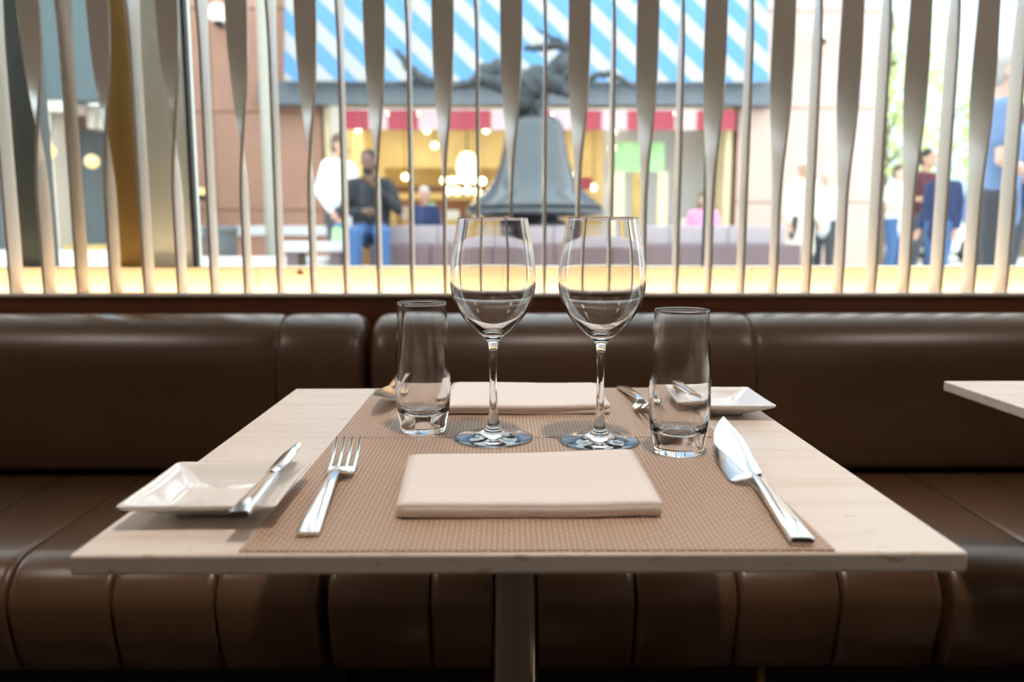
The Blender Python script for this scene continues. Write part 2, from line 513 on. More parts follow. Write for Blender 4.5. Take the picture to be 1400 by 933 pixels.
# ------------------------------------------------------------------ room lamps: table downlight, plus round lamps added as ambient fill
def downlight(x, y, energy, label, spot=70, blend=0.5, col=(1.0, 0.86, 0.765), rad=0.05, panel=0.0):
    t = thing('downlight_or_fill', label, 'light', (x, y, RZ))
    r = max(0.075, panel / 2 + 0.02)
    MB().lathe([(r, -0.012), (r + .02, -0.008), (r + .02, 0.0), (r - .013, 0.0), (r - .013, -0.006)], seg=32, closed=True).build('trim_ring', M['sill'], t, smooth=True)
    ld = bpy.data.lights.new('lamp', 'AREA' if panel else 'SPOT'); lo = bpy.data.objects.new('lamp', ld); COL.objects.link(lo)
    lo.parent = t; lo.location = (0, 0, -0.03)
    ld.energy = energy; ld.color = col
    if panel:
        ld.shape = 'DISK'; ld.size = panel
    else:
        ld.spot_size = radians(spot); ld.spot_blend = blend; ld.shadow_soft_size = rad
    return t


downlight(0.22, 0.36, 108, 'ceiling downlight above the near edge of the set table', 70, 0.5, rad=0.035)
downlight(-2.0, 0.5, 10.5, 'added round fill lamp over the left side of the room', panel=0.5)
downlight(2.0, 0.5, 10.5, 'added round fill lamp over the right side of the room', panel=0.5)
downlight(0.0, -1.6, 2.2, 'added round fill lamp at the middle of the room', panel=0.6)
downlight(-2.2, -2.8, 3, 'added round fill lamp at the rear left of the room', panel=0.6)
downlight(2.2, -2.8, 3, 'added round fill lamp at the rear right of the room', panel=0.6)

# ------------------------------------------------------------------ slats in front of the window
ORD = ('first second third fourth fifth sixth seventh eighth ninth tenth eleventh twelfth thirteenth fourteenth fifteenth sixteenth '
       'seventeenth eighteenth nineteenth twentieth').split()


def slat_mesh(kind):
    w, t = 0.025, 0.0033
    z0, z1, n = 0.0, 1.886, 90
    rs = []
    for k in range(n + 1):
        z = z0 + (z1 - z0) * k / n
        za = z + 0.8335
        if kind == 'broad':
            s = min(1, max(0, (za - 1.03) / (1.50 - 1.03)))
            th = 90 + 90 * (s * s * (3 - 2 * s))
            if za > 1.85:
                s = min(1, (za - 1.85) / 0.47); th += 90 * (s * s * (3 - 2 * s))
        else:
            s = min(1, max(0, (za - 1.36) / (2.0 - 1.36)))
            th = 90 - 90 * (s * s * (3 - 2 * s))
        d = Vector((cos(radians(th)), sin(radians(th)), 0)); q = Vector((-d.y, d.x, 0))
        c = Vector((0, 0, z))
        e = 0.0008
        rs.append([c + d * (w - e) + q * t, c - d * (w - e) + q * t, c - d * w + q * (t - e), c - d * w - q * (t - e),
                   c - d * (w - e) - q * t, c + d * (w - e) - q * t, c + d * w - q * (t - e), c + d * w + q * (t - e)])
    mb = MB().rings(rs)
    return mb


protos = {}
for kd in ('broad', 'narrow'):
    o = slat_mesh(kd).build('window_slat', M['slat'])
    smooth_by_angle(o, 30)
    protos[kd] = o
cnt = {'broad': 0, 'narrow': 0}
first = {'broad': True, 'narrow': True}
for i in range(-8, 39):
    x = -1.132 + 0.07648 * i
    kd = 'broad' if i % 2 else 'narrow'
    o = protos[kd]
    if first[kd]: first[kd] = False
    else:
        o = o.copy(); COL.objects.link(o)
    o.location = (x, 1.858, 0.8335)
    if i < 0 or i > 30:
        side = 'left' if i < 0 else 'right'
        nth = ORD[(-i if i < 0 else i - 30) - 1]
        lab = 'taupe twisted window slat, %s one beyond the %s edge of the view' % (nth, side)
    else:
        cnt[kd] += 1
        if kd == 'broad':
            lab = 'taupe window slat twisting from broad top to thin foot, %s such slat from the left' % ORD[cnt[kd] - 1]
        else:
            lab = 'taupe window slat standing edge-on and narrow throughout, %s such slat from the left' % ORD[cnt[kd] - 1]
    tag(o, lab, 'slat', 'slats in front of the window')

# ------------------------------------------------------------------ banquettes
def seat_pad(x0, x1, mat, parent, y0=1.165, y1=1.70, z1=0.462):
    """one upholstered channel of the seat: rounded nose, undercut front, soft ends"""
    prof = []
    cy, cz, r = y0 + 0.078, z1 - 0.078, 0.078
    prof += [(y1, z1 - 0.006), (y1 - 0.2, z1 + 0.001), (y1 - 0.4, z1)]
    for a in range(90, 186, 12):
        prof.append((cy + r * cos(radians(a)), cz + r * sin(radians(a))))
    prof += [(y0 + 0.012, z1 - 0.130), (y0 + 0.028, z1 - 0.182), (y0 + 0.05, z1 - 0.193), (y1, z1 - 0.193)]
    # inset along x near the two ends to make the seam valleys
    rs = []
    cyc = sum(p[0] for p in prof) / len(prof); czc = sum(p[1] for p in prof) / len(prof)
    for x, ins in ((x0 + .0008, 0.011), (x0 + .002, 0.0055), (x0 + .006, 0.002), (x0 + .014, 0.0006), ((x0 + x1) / 2, 0),
                   (x1 - .014, 0.0006), (x1 - .006, 0.002), (x1 - .002, 0.0055), (x1 - .0008, 0.011)):
        ring = []
        for (y, z) in prof:
            v = Vector((cyc - y, czc - z)); L_ = v.length
            ring.append((x, y + v.x / L_ * ins, z + v.y / L_ * ins))
        rs.append(ring)
    return smooth_by_angle(MB().rings(rs).build('seat_pad', mat, parent), 50)


def back_pad(x0, x1, mat, parent, big0=False, big1=False):
    prof = [(1.788, 0.47), (1.786, 0.772), (1.775, 0.786), (1.762, 0.7935)]
    cy, cz = 1.742, 0.676
    for a in range(84, 181, 8):
        prof.append((cy + 0.104 * cos(radians(a)), cz + 0.120 * sin(radians(a))))
    prof += [(1.636, 0.61), (1.634, 0.55), (1.634, 0.49), (1.642, 0.474), (1.66, 0.468)]
    cyc, czc = 1.735, 0.62
    rs = []
    st = []
    if big0:
        st += [(x0, 0.030), (x0 + .004, 0.017), (x0 + .012, 0.007), (x0 + .024, 0.0015)]
    else:
        st += [(x0, 0.006), (x0 + .004, 0.003), (x0 + .015, 0.0008)]
    n = 8
    for k in range(n + 1):
        st.append((x0 + .04 + (x1 - x0 - .08) * k / n, 0))
    if big1:
        st += [(x1 - .024, 0.0015), (x1 - .012, 0.007), (x1 - .004, 0.017), (x1, 0.030)]
    else:
        st += [(x1 - .015, 0.0008), (x1 - .004, 0.003), (x1, 0.006)]
    for x, ins in st:
        ring = []
        for (y, z) in prof:
            v = Vector((cyc - y, czc - z)); L_ = v.length
            ring.append((x, y + v.x / L_ * ins, z + v.y / L_ * ins))
        rs.append(ring)
    return smooth_by_angle(MB().rings(rs).build('back_pad', mat, parent), 55)


def banquette(label, x0, x1, cuts, bcuts):
    t = thing('banquette', label, 'bench', (0, 0, 0))
    for a, b_ in zip(cuts[:-1], cuts[1:]):
        if b_ - a > 0.05:
            seat_pad(a, b_, M['leather'], t)
    for k, (a, b_) in enumerate(zip(bcuts[:-1], bcuts[1:])):
        back_pad(a + .0005, b_ - .0005, M['leather'], t, big0=(k == 0), big1=(k == len(bcuts) - 2))
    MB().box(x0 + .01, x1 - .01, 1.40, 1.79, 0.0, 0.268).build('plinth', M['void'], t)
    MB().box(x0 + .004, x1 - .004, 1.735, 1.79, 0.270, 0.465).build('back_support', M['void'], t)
    n = max(2, int((x1 - x0) / 0.9))
    for k in range(n):
        fx = x0 + .716 + 0.96 * k if x0 > -1 else x1 - 0.9 - 0.9 * k
        if not x0 + .05 < fx < x1 - .05: continue
        MB().lathe([(0.014, 0.0), (0.014, 0.012), (0.011, 0.02), (0.011, 0.268)], (fx, 1.27, 0), 20).build('foot', M['brass'], t, smooth=True)
    return t


ch = 0.1602
lcuts = [-0.290 - ch * k for k in range(20, -1, -1)]
banquette('brown leather banquette with channelled seat, left of the backrest gap', lcuts[0], -0.290, lcuts, [lcuts[0], -1.9, -0.478, -0.297])
rc = [-0.277 + ch * k for k in range(7)]
rc2 = [0.700 + ch * k for k in range(18)]
banquette('brown leather banquette with channelled seat, right of the backrest gap', -0.281, rc2[-1], rc + rc2, [-0.286, 0.528, 2.0, rc2[-1]])

# ------------------------------------------------------------------ tables
def table(label, cx, cy, w, d, group=None):
    t = thing('dining_table', label, 'table', (cx, cy, 0), 0)
    MB().box(-w / 2, w / 2, -d / 2, d / 2, 0.735, 0.750).build('tabletop', M['stone'], t, bevel=0.0022, segs=3)
    MB().lathe([(0.0, 0.73), (0.0262, 0.73), (0.0262, 0.02), (0.03, 0.016), (0.0, 0.016)][::-1], seg=40).build('pole', M['chrome'], t, smooth=False)
    smooth_by_angle(t.children[-1], 40)
    MB().lathe([(0.0, 0.0), (0.20, 0.0), (0.20, 0.010), (0.06, 0.018), (0.0, 0.018)], seg=48).build('base_plate', M['chrome'], t)
    MB().box(-0.12, 0.12, -0.12, 0.12, 0.728, 0.735).build('mounting_plate', M['black'], t)
    return t


table('cream stone-topped table on a chrome pole, laid for two', 0.0108, 0.8165, 0.6145, 0.594)
table('bare cream stone-topped table beside the right banquette, only its corner showing', 0.962, 0.868, 0.6145, 0.594)
TZ = 0.75

# placemats
def placemat(x0, x1, y0, y1, label, skew=0.0):
    t = 0.0014
    cx, cy = (x0 + x1) / 2, (y0 + y1) / 2
    o = MB().box(x0 - cx, x1 - cx, y0 - cy, y1 - cy, 0, t).build('placemat', M['weave'], None, bevel=0.0004, segs=1)
    o.location = (cx, cy, TZ); o.rotation_euler.z = skew
    tag(o, label, 'placemat', 'woven placemats on the set table')
    return o


placemat(-0.1815, 0.2275, 0.522, 0.8285, 'tan woven placemat at the near side of the set table', -0.004)
placemat(-0.1815, 0.2310, 0.8315, 1.1085, 'tan woven placemat at the far side of the set table', 0.003)
MZ = TZ + 0.0014

# napkins: a sheet folded over, the fold on one long side and loose leaves on the other
def napkin(label, loc, rz, w=0.202, d=0.145, seed=1):
    rnd = random.Random(seed)
    t = thing('folded_napkin', label, 'napkin', loc, rz, 'folded white napkins')

    def layer(z0, th, front, back, name, slant):
        mb = MB(); rs = []
        n = 24
        for k in range(n + 1):
            u = k / n
            x = -w / 2 + w * u
            e = min(u, 1 - u) * w
            thin = 1 - 0.35 * max(0, 1 - e / 0.006) ** 2
            wob = 0.0008 * sin(5 * u + seed) + 0.0005 * sin(13 * u + 2 * seed)
            y0 = front + wob
            y1 = back + slant * (u - .5) + 0.0015 * sin(4 * u + seed * 3)
            h = th * thin / 2
            zc = z0 + th / 2 + 0.0004 * sin(7 * u + seed)
            ring = []
            for a in range(-90, 91, 15):
                ring.append((x, y1 - h * 1.0 + h * cos(radians(a)), zc + h * sin(radians(a))))
            for s in range(1, 8):
                yy = y1 - h - (y1 - y0 - 2 * h) * s / 8
                ring.append((x, yy, zc + h * (1 - 0.05 * sin(pi * s / 8)) + 0.0004 * sin(9 * u + s)))
            for a in range(90, 271, 15):
                ring.append((x, y0 + h + h * cos(radians(a)), zc + h * sin(radians(a))))
            for s in range(1, 8):
                yy = y0 + h + (y1 - y0 - 2 * h) * s / 8
                ring.append((x, yy, zc - h))
            # shear the ends a little: corners are not square
            sh = 0.010 if x > 0 else -0.008
            rs.append([(px + (0.004 * (py - y0) / (y1 - y0) * (1 if u > .5 else -1) * abs(2 * u - 1)), py, pz) for px, py, pz in ring])
        o = mb.rings(rs).build(name, M['linen'], t, smooth=True)
        return o
    layer(0.0, 0.0066, -d / 2 + 0.0005, d / 2 - 0.003, 'lower_leaf', 0.006)
    layer(0.0062, 0.0068, -d / 2, d / 2, 'upper_leaf', 0.012)
    # the fold that joins the two leaves on the near side
    mb = MB(); rs = []
    n = 24
    for k in range(n + 1):
        u = k / n; x = -w / 2 + 0.0006 + (w - 0.0012) * u
        wob = 0.0008 * sin(5 * u + seed) + 0.0005 * sin(13 * u + 2 * seed)
        yc = -d / 2 + wob + 0.0063
        h = 0.0064
        zc = 0.0065 + 0.0004 * sin(7 * u + seed)
        rs.append([(x, yc + 0.0062 * cos(radians(a)) * (1.15 if cos(radians(a)) < 0 else 0.2), zc + h * sin(radians(a))) for a in range(0, 360, 15)])
    mb.rings(rs).build('fold', M['linen'], t, smooth=True)
    return t


napkin('folded white napkin lying nearest, its rounded fold towards the near table edge', (0.0175, 0.655, MZ), 0.02, seed=1)
napkin('folded white napkin lying behind the two wine glasses', (0.0255, 1.009, MZ), pi - 0.03, w=0.198, d=0.148, seed=2)

# ------------------------------------------------------------------ glassware
def spline(prof, n=5):
    """Catmull-Rom through (r, z) points"""
    out = []
    P = [Vector((a, b, 0)) for a, b in prof]
    for i in range(len(P) - 1):
        p0 = P[max(i - 1, 0)]; p1 = P[i]; p2 = P[i + 1]; p3 = P[min(i + 2, len(P) - 1)]
        for k in range(n):
            t = k / n
            q = 0.5 * ((2 * p1) + (p2 - p0) * t + (2 * p0 - 5 * p1 + 4 * p2 - p3) * t * t + (3 * p1 - p0 - 3 * p2 + p3) * t ** 3)
            out.append((max(q.x, 0.0), q.y))
    out.append(prof[-1])
    return out


def wine_glass_mesh():
    outer = spline([(0.0, 0.0), (0.020, 0.0004), (0.0385, 0.0), (0.0412, 0.0008), (0.0405, 0.0020), (0.028, 0.0036), (0.014, 0.0072), (0.0075, 0.0135),
                    (0.0052, 0.024), (0.0042, 0.040), (0.0038, 0.065), (0.0040, 0.088), (0.0052, 0.101), (0.0095, 0.1085),
                    (0.0195, 0.1165), (0.0318, 0.130), (0.0405, 0.146), (0.0445, 0.163), (0.0440, 0.180),
                    (0.0412, 0.202), (0.0378, 0.221), (0.0360, 0.2310)], 6)
    rim = [(0.0358, 0.2317), (0.0352, 0.2319), (0.0347, 0.2314)]
    inner = spline([(0.0347, 0.2305), (0.0366, 0.220), (0.0400, 0.202), (0.0428, 0.180), (0.0432, 0.163), (0.0390, 0.146),
                    (0.0296, 0.1312), (0.0170, 0.1200), (0.0075, 0.1150), (0.0, 0.1140)], 6)
    return MB().lathe(outer + rim + inner, seg=72, closed=False)


def tumbler_mesh():
    outer = spline([(0.0, 0.0012), (0.016, 0.0010), (0.0225, 0.0), (0.0245, 0.0014), (0.0258, 0.008), (0.0282, 0.022), (0.0302, 0.040), (0.0303, 0.060), (0.0292, 0.090),
                    (0.0276, 0.120), (0.0264, 0.1415)], 6)
    rim = [(0.0262, 0.1424), (0.0256, 0.1427), (0.0250, 0.1423)]
    inner = spline([(0.0250, 0.1412), (0.0261, 0.120), (0.0276, 0.090), (0.0284, 0.060), (0.0276, 0.040), (0.0240, 0.0262), (0.016, 0.0205), (0.006, 0.0188), (0.0, 0.0185)], 6)
    return MB().lathe(outer + rim + inner, seg=72, closed=False)


wg = wine_glass_mesh().build('wine_glass', M['glass'], None, smooth=True)
wg.location = (-0.0122, 0.826, MZ)
tag(wg, 'clear stemmed wine glass, left one of the pair at the middle of the table', 'glass', 'empty wine glasses')
wg2 = wg.copy(); COL.objects.link(wg2); wg2.location = (0.0990, 0.812, MZ); wg2.rotation_euler.z = 0.4
tag(wg2, 'clear stemmed wine glass, right one of the pair at the middle of the table', 'glass', 'empty wine glasses')
tb = tumbler_mesh().build('tumbler', M['glass'], None, smooth=True)
tb.location = (-0.0900, 0.863, MZ)
tag(tb, 'clear heavy-based tumbler left of the wine glasses', 'glass', 'empty tumblers')
tb2 = tb.copy(); COL.objects.link(tb2); tb2.location = (0.1730, 0.773, MZ); tb2.rotation_euler.z = 1.0
tag(tb2, 'clear heavy-based tumbler right of the wine glasses', 'glass', 'empty tumblers')

# ------------------------------------------------------------------ bread plates
def plate(label, loc, rz):
    def sq(h, z, r, bow, n=8):
        """rounded square ring, sides bowed inwards by bow"""
        ring = []
        for q in range(4):
            a0 = q * pi / 2
            ex = Vector((cos(a0), sin(a0))); ey = Vector((-sin(a0), cos(a0)))
            for k in range(n):
                t = k / n
                v = -(h - r) + 2 * (h - r) * t
                off = h - bow * (1 - (v / (h - r)) ** 2)
                p = ex * off + ey * v
                ring.append((p.x, p.y, z))
            for k in range(6):
                a = a0 + (pi / 2) * k / 6
                c = ex * (h - r) + ey * (h - r)
                p = c + Vector((cos(a), sin(a))) * r
                ring.append((p.x, p.y, z))
        return ring
    top = [sq(0.0580, 0.0165, 0.005, 0.0008), sq(0.0588, 0.0178, 0.0052, 0.0008), sq(0.0580, 0.0188, 0.005, 0.0008), sq(0.0570, 0.0187, 0.005, 0.0010),
           sq(0.050, 0.0152, 0.007, 0.0014), sq(0.042, 0.0108, 0.010, 0.002), sq(0.035, 0.0082, 0.013, 0.0025), sq(0.030, 0.0072, 0.014, 0.002), sq(0.015, 0.0066, 0.008, 0.0), sq(0.002, 0.0065, 0.001, 0.0)]
    bot = [sq(0.002, 0.0020, 0.001, 0), sq(0.026, 0.0020, 0.012, 0.001), sq(0.0275, 0.0, 0.012, 0.001), sq(0.0300, 0.0, 0.012, 0.001), sq(0.0315, 0.0028, 0.012, 0.001),
           sq(0.040, 0.0062, 0.010, 0.0015), sq(0.050, 0.0118, 0.007, 0.0012), sq(0.0566, 0.0152, 0.005, 0.0008)]
    o = MB().rings(bot + top).build('bread_plate', M['china'], None, smooth=True)
    o.location = loc; o.rotation_euler.z = rz
    tag(o, label, 'plate', 'square white bread plates')
    return o


plate('square white china bread plate at the near left corner of the table', (-0.2277, 0.6225, TZ), 0.012)
plate('square white china bread plate at the far right corner of the table', (0.2590, 0.9650, TZ), -0.01)

# ------------------------------------------------------------------ cutlery (handle end at the origin, pointing along +y)
def rot_bar(y, x, z, hw, ht, roll=0.0):
    c, s = cos(roll), sin(roll)
    return ((x, y, z), (hw * c, 0, hw * s), (-ht * s, 0, ht * c))


def make_fork(label, loc, rz):
    t = thing('dinner_fork', label, 'fork', loc, rz, 'dinner forks')
    hs = []
    for y, hw, z, ht in ((0.0, 0.0079, 0.0030, 0.0014), (0.0015, 0.0083, 0.0031, 0.0016), (0.03, 0.0074, 0.0048, 0.0022), (0.06, 0.0062, 0.0072, 0.0025), (0.09, 0.0050, 0.0098, 0.0027),
                         (0.115, 0.0042, 0.0108, 0.0025), (0.130, 0.0042, 0.0098, 0.0022)):
        hs.append(rot_bar(y, 0, z, hw, ht))
    smooth_by_angle(MB().loft(hs, 16, 5).build('handle', M['steel'], t), 35)
    hs = []
    for y, hw, z, ht in ((0.1290, 0.0044, 0.0099, 0.0021), (0.1335, 0.0072, 0.0076, 0.0018), (0.1375, 0.0108, 0.0053, 0.0015), (0.1425, 0.0126, 0.0040, 0.0013), (0.150, 0.0128, 0.0040, 0.0012), (0.1560, 0.0126, 0.0052, 0.0012)):
        hs.append(rot_bar(y, 0, z, hw, ht))
    smooth_by_angle(MB().loft(hs, 16, 5).build('head', M['steel'], t), 35)
    for q in range(4):
        x0 = -0.0108 + 0.0072 * q
        x1 = -0.0111 + 0.0074 * q
        hs = []
        for k in range(8):
            u = k / 7
            y = 0.1545 + 0.0465 * u
            z = 0.0048 + 0.0105 * u + 0.0070 * u * u
            hs.append(rot_bar(y, x0 + (x1 - x0) * u, z, 0.0019 - 0.0009 * u ** 2, 0.0012 - 0.0004 * u))
        smooth_by_angle(MB().loft(hs, 10, 4).build('tine', M['steel'], t), 45)
    return t


def make_knife(label, loc, rz, length=1.0, group='table knives'):
    t = thing('table_knife', label, 'knife', loc, rz, group)
    hs = []
    for y, hw, z, ht in ((0.0, 0.0080, 0.0034, 0.0026), (0.0015, 0.0084, 0.0036, 0.0030), (0.03, 0.0078, 0.0044, 0.0034), (0.07, 0.0064, 0.0060, 0.0034), (0.105, 0.0052, 0.0074, 0.0032),
                         (0.125, 0.0046, 0.0082, 0.0030), (0.1345, 0.0044, 0.0085, 0.0028)):
        hs.append(rot_bar(y * length, 0, z, hw, ht))
    smooth_by_angle(MB().loft(hs, 16, 5).build('handle', M['steel'], t), 35)
    # blade: cutting edge on the left hangs a little lower than the spine, tip carried up
    hs = []
    n = 22
    for k in range(n + 1):
        u = k / n
        y = (0.1300 + 0.1500 * u) * length
        spine = 0.0050 + 0.0042 * sin(pi * min(1, u * 0.9)) * (1 - 0.2 * u)
        w = 0.0205 + 0.0025 * sin(pi * min(1, u / 0.7))
        edge = -w
        if u < 0.10: edge = -w * sqrt(max(0.06, 1 - (1 - u / 0.10) ** 2)) - 0.003 * (1 - u / 0.1)
        if u > 0.40:
            q = (u - 0.40) / 0.60
            edge = 0.0015 - (w + 0.0015) * sqrt(max(0, 1 - q ** 2.3))
            spine = spine - 0.0045 * q ** 2
        if spine - edge < 0.0014: edge = spine - 0.0014
        roll = radians(26)
        zlow = 0.0016 + 0.006 * u + 0.0100 * u * u          # height of the cutting edge above the mat
        zc = zlow + (0.0205 + (spine + edge) / 2) * sin(roll)
        c = (spine + edge) / 2; hw = (spine - edge) / 2
        hs.append(rot_bar(y, c, zc, hw, 0.0011 - 0.0004 * u, roll))
    smooth_by_angle(MB().loft(hs, 14, 3).build('blade', M['steel'], t), 50)
    return t


make_fork('steel dinner fork on the near placemat, between bread plate and napkin', (-0.1411, 0.5462, MZ), 0.045)
make_fork('steel dinner fork on the far placemat, tines towards the right tumbler', (0.1655, 1.1020, MZ), pi + 0.03)
make_knife('steel table knife on the near placemat, right of the napkin', (0.2063, 0.5275, MZ), -0.070)
make_knife('steel table knife on the far placemat, blade showing beside the left tumbler', (-0.1560, 1.172, MZ), pi + 0.01, 0.88)


def make_butter_knife(label, loc, rz, pitch):
    t = thing('butter_knife', label, 'knife', loc, rz, 'butter knives on the bread plates')
    t.rotation_euler = (pitch, 0, rz)
    hs = []
    for y, hw, z, ht in ((0.0, 0.0070, 0.0, 0.0022), (0.0012, 0.0074, 0.0, 0.0026), (0.03, 0.0066, 0.0005, 0.0030), (0.06, 0.0052, 0.0010, 0.0032), (0.080, 0.0042, 0.0014, 0.0032), (0.0865, 0.0040, 0.0015, 0.0030)):
        hs.append(rot_bar(y, 0, z, hw, ht))
    smooth_by_angle(MB().loft(hs, 16, 5).build('handle', M['steel'], t), 35)
    hs = []
    n = 14
    for k in range(n + 1):
        u = k / n
        y = 0.085 + 0.065 * u
        hw = 0.0070 + 0.0018 * sin(pi * min(1, u * 1.2))
        if u < 0.08: hw *= 0.55 + 0.45 * u / 0.08
        c = -0.0012 + 0.0022 * u
        if u > 0.8: hw -= 0.0035 * ((u - .8) / .2) ** 1.5; c += 0.0022 * ((u - .8) / .2)
        roll = radians(14)
        hs.append(rot_bar(y, c, 0.0030 + 0.006 * u * u, hw, 0.0030 - 0.0008 * u, roll))
    MB().loft(hs, 8, 1.25).build('blade', M['steel'], t)
    return t


make_butter_knife('small steel butter knife lying across the near left bread plate', (-0.1868, 0.5400, TZ + 0.0214), 0.000, 0.005)
make_butter_knife('small steel butter knife lying across the far right bread plate', (0.2235, 1.030, TZ + 0.0214), pi + 0.06, 0.005)

# ------------------------------------------------------------------ outside: plaza
GZ = 0.30
struct(MB().box(-40, 60, 2.03, 90, GZ - .2, GZ).build('ground', M['paving']))


def panel_wall(name, label, cat, x0, x1, y, z0, z1, cols, zcuts, mat, depth=0.4):
    t = thing(name, label, cat, ((x0 + x1) / 2, y, z0))
    w = (x1 - x0) / cols
    MB().box(x0 - (x0 + x1) / 2, x1 - (x0 + x1) / 2, 0.03, depth, 0, z1 - z0).build('backing', M['brown'], t)
    proto = {}
    for r, (a, b_) in enumerate(zip(zcuts[:-1], zcuts[1:])):
        for c in range(cols):
            if r not in proto:
                o = MB().box(-w / 2 + .008, w / 2 - .008, 0, 0.05, 0.010, b_ - a - .010).build('panel', mat, t, bevel=0.006, segs=1)
                proto[r] = o
            else:
                o = proto[r].copy(); COL.objects.link(o)
            o.location = (x0 + w * (c + .5) - (x0 + x1) / 2, 0.0, a - z0)
    return t


panel_wall('stone_facade', 'terracotta stone facade left of the striped awning, behind the grey bin', 'building', -6.4, -2.93, 13.15, GZ, 7.0, 2,
           [GZ, 1.37, 2.92, 4.5, 6.0, 7.0], M['terra'])
panel_wall('stone_facade', 'terracotta facade at the right of the shop front, its colour paled to pink for glare', 'building', 3.78, 6.1, 13.2, GZ, 7.0, 2,
           [GZ, 1.5, 3.0, 4.5, 6.0, 7.0], M['terra_glare'])

# shop front with interior
shop = thing('shop', 'lit yellow shop front under the striped awning, behind the bell', 'shop', (0.45, 13.0, GZ))
def sb(x0, x1, y0, y1, z0, z1, name, mat, **k):
    return MB().box(x0 - .45, x1 - .45, y0 - 13, y1 - 13, z0 - GZ, z1 - GZ).build(name, M[mat], shop, **k)
sb(-2.88, 3.72, 17.0, 17.2, GZ, 3.4, 'rear_wall', 'yellow')
sb(-2.88, -2.80, 13.1, 17.0, GZ, 3.4, 'side_wall', 'yellow')
sb(3.62, 3.72, 13.3, 17.0, GZ, 3.4, 'side_wall', 'yellow')
sb(-2.88, 3.72, 13.3, 17.2, 3.3, 3.5, 'shop_ceiling', 'cream')
sb(-2.8, 3.6, 13.1, 17.0, GZ, GZ + .02, 'shop_floor', 'brown')
sb(-2.3, 1.0, 15.6, 15.9, 1.88, 2.25, 'soffit', 'ochre')
sb(-2.3, 1.0, 15.55, 15.62, 1.78, 1.90, 'soffit_edge', 'brown')
sb(-2.2, 0.6, 16.7, 17.0, GZ, 1.7, 'shelf_unit', 'brown')
sb(-2.75, -2.58, 12.9, 13.1, GZ, 3.0, 'post', 'cream')
sb(1.80, 1.98, 13.4, 13.5, GZ, 2.0, 'post', 'yellow')
sb(2.12, 2.28, 13.4, 13.5, GZ, 2.0, 'post', 'ochre')
sb(2.55, 2.70, 13.4, 13.5, GZ, 2.0, 'post', 'yellow')
sb(1.85, 2.65, 13.5, 13.55, 2.02, 2.50, 'reflection_board', 'green')  # painted stand-in for the greenish reflection in the storefront glass
sb(1.75, 3.6, 14.4, 14.5, GZ, 3.0, 'reflection_wall', 'white')  # pale panel added to paint the bright reflection of the glass front
sb(2.9, 3.6, 13.3, 13.4, GZ, 1.25, 'counter', 'cream')
sb(-1.9, 1.2, 14.9, 15.2, GZ, 1.25, 'counter', 'ochre')
sb(0.95, 1.5, 13.9, 14.0, 1.75, 1.95, 'sign_board', 'red')
for k, (x, z, w_, h_, mt) in enumerate(((-1.8, 1.25, .25, .25, 'cream'), (-1.4, 1.25, .2, .32, 'green'), (-1.0, 1.25, .3, .18, 'white'), (-.5, 1.25, .2, .28, 'yellow'), (.1, 1.25, .25, .22, 'cream'), (.6, 1.25, .3, .3, 'ochre'), (1.0, 1.25, .15, .35, 'white'))):
    b_ = MB().box(-w_ / 2, w_ / 2, -.1, .1, 0, h_).build('display_box', M[mt], None, bevel=0.008)
    b_.location = (x, 15.05, z)
    tag(b_, 'small %s display box on the shop counter, %s from the left' % ({'cream': 'cream', 'green': 'green', 'white': 'white', 'yellow': 'yellow', 'ochre': 'ochre'}[mt], ORD[k]), 'box', 'boxes on the shop counter')

# fascia, red valance with pale gaps, beam, awning
MB().box(-3.85, 4.25, 12.85, 13.12, 3.0, 3.33).build('fascia_beam', M['beam'])
tag(bpy.data.objects['fascia_beam'], 'blue-grey steel beam running under the striped awning', 'beam')
va = thing('valance', 'row of red and faded pink cloth flaps above the shop front', 'valance', (0.3, 12.92, 2.93))
xx = -2.76; k = 0
rv = random.Random(3)
while xx < 3.35:
    w_ = (0.62, 0.30, 0.48, 0.40, 0.75, 0.35)[k % 6]
    mt = 'red' if k % 2 == 0 else 'pinkcloth'
    MB().box(xx - 0.3, xx + w_ - 0.305, 0, 0.012, -0.31, 0.0).build('flap', M[mt], va)
    xx += w_; k += 1
MB().tube([(-3.06, 0.006, 0.005), (3.1, 0.006, 0.005)], 0.012, 8).build('rail', M['sill'], va)

aw = thing('awning', 'blue and white diagonally striped awning over the shop front', 'awning', (0, 0, 0))
ab = MB()
ab.add([(-3.36, 12.60, 3.30), (4.05, 12.60, 3.30), (4.05, 13.05, 6.2), (-3.36, 13.05, 6.2),
        (-3.36, 12.64, 3.30), (4.05, 12.64, 3.30), (4.05, 13.09, 6.2), (-3.36, 13.09, 6.2)],
       [(0, 1, 2, 3), (7, 6, 5, 4), (0, 4, 5, 1), (1, 5, 6, 2), (2, 6, 7, 3), (3, 7, 4, 0)])
ab.build('canvas', M['stripe'], aw)
MB().tube([(-3.38, 12.62, 3.30), (4.07, 12.62, 3.30)], 0.022, 8).build('front_rail', M['beam'], aw)

# lamps in the shop
def shop_lamp(x, y, z, r, label, mat='bulb', group='small lamps in the shop', rod=None):
    t = thing('hanging_lamp', label, 'lamp', (x, y, z), 0, group)
    MB().ball((0, 0, 0), r, seg=14, rows=8).build('bulb', M[mat], t, smooth=True)
    MB().tube([(0, 0, r * .9), (0, 0, (3.3 if rod is None else rod) - z)], 0.008, 6).build('cord', M['black'], t)
    return t


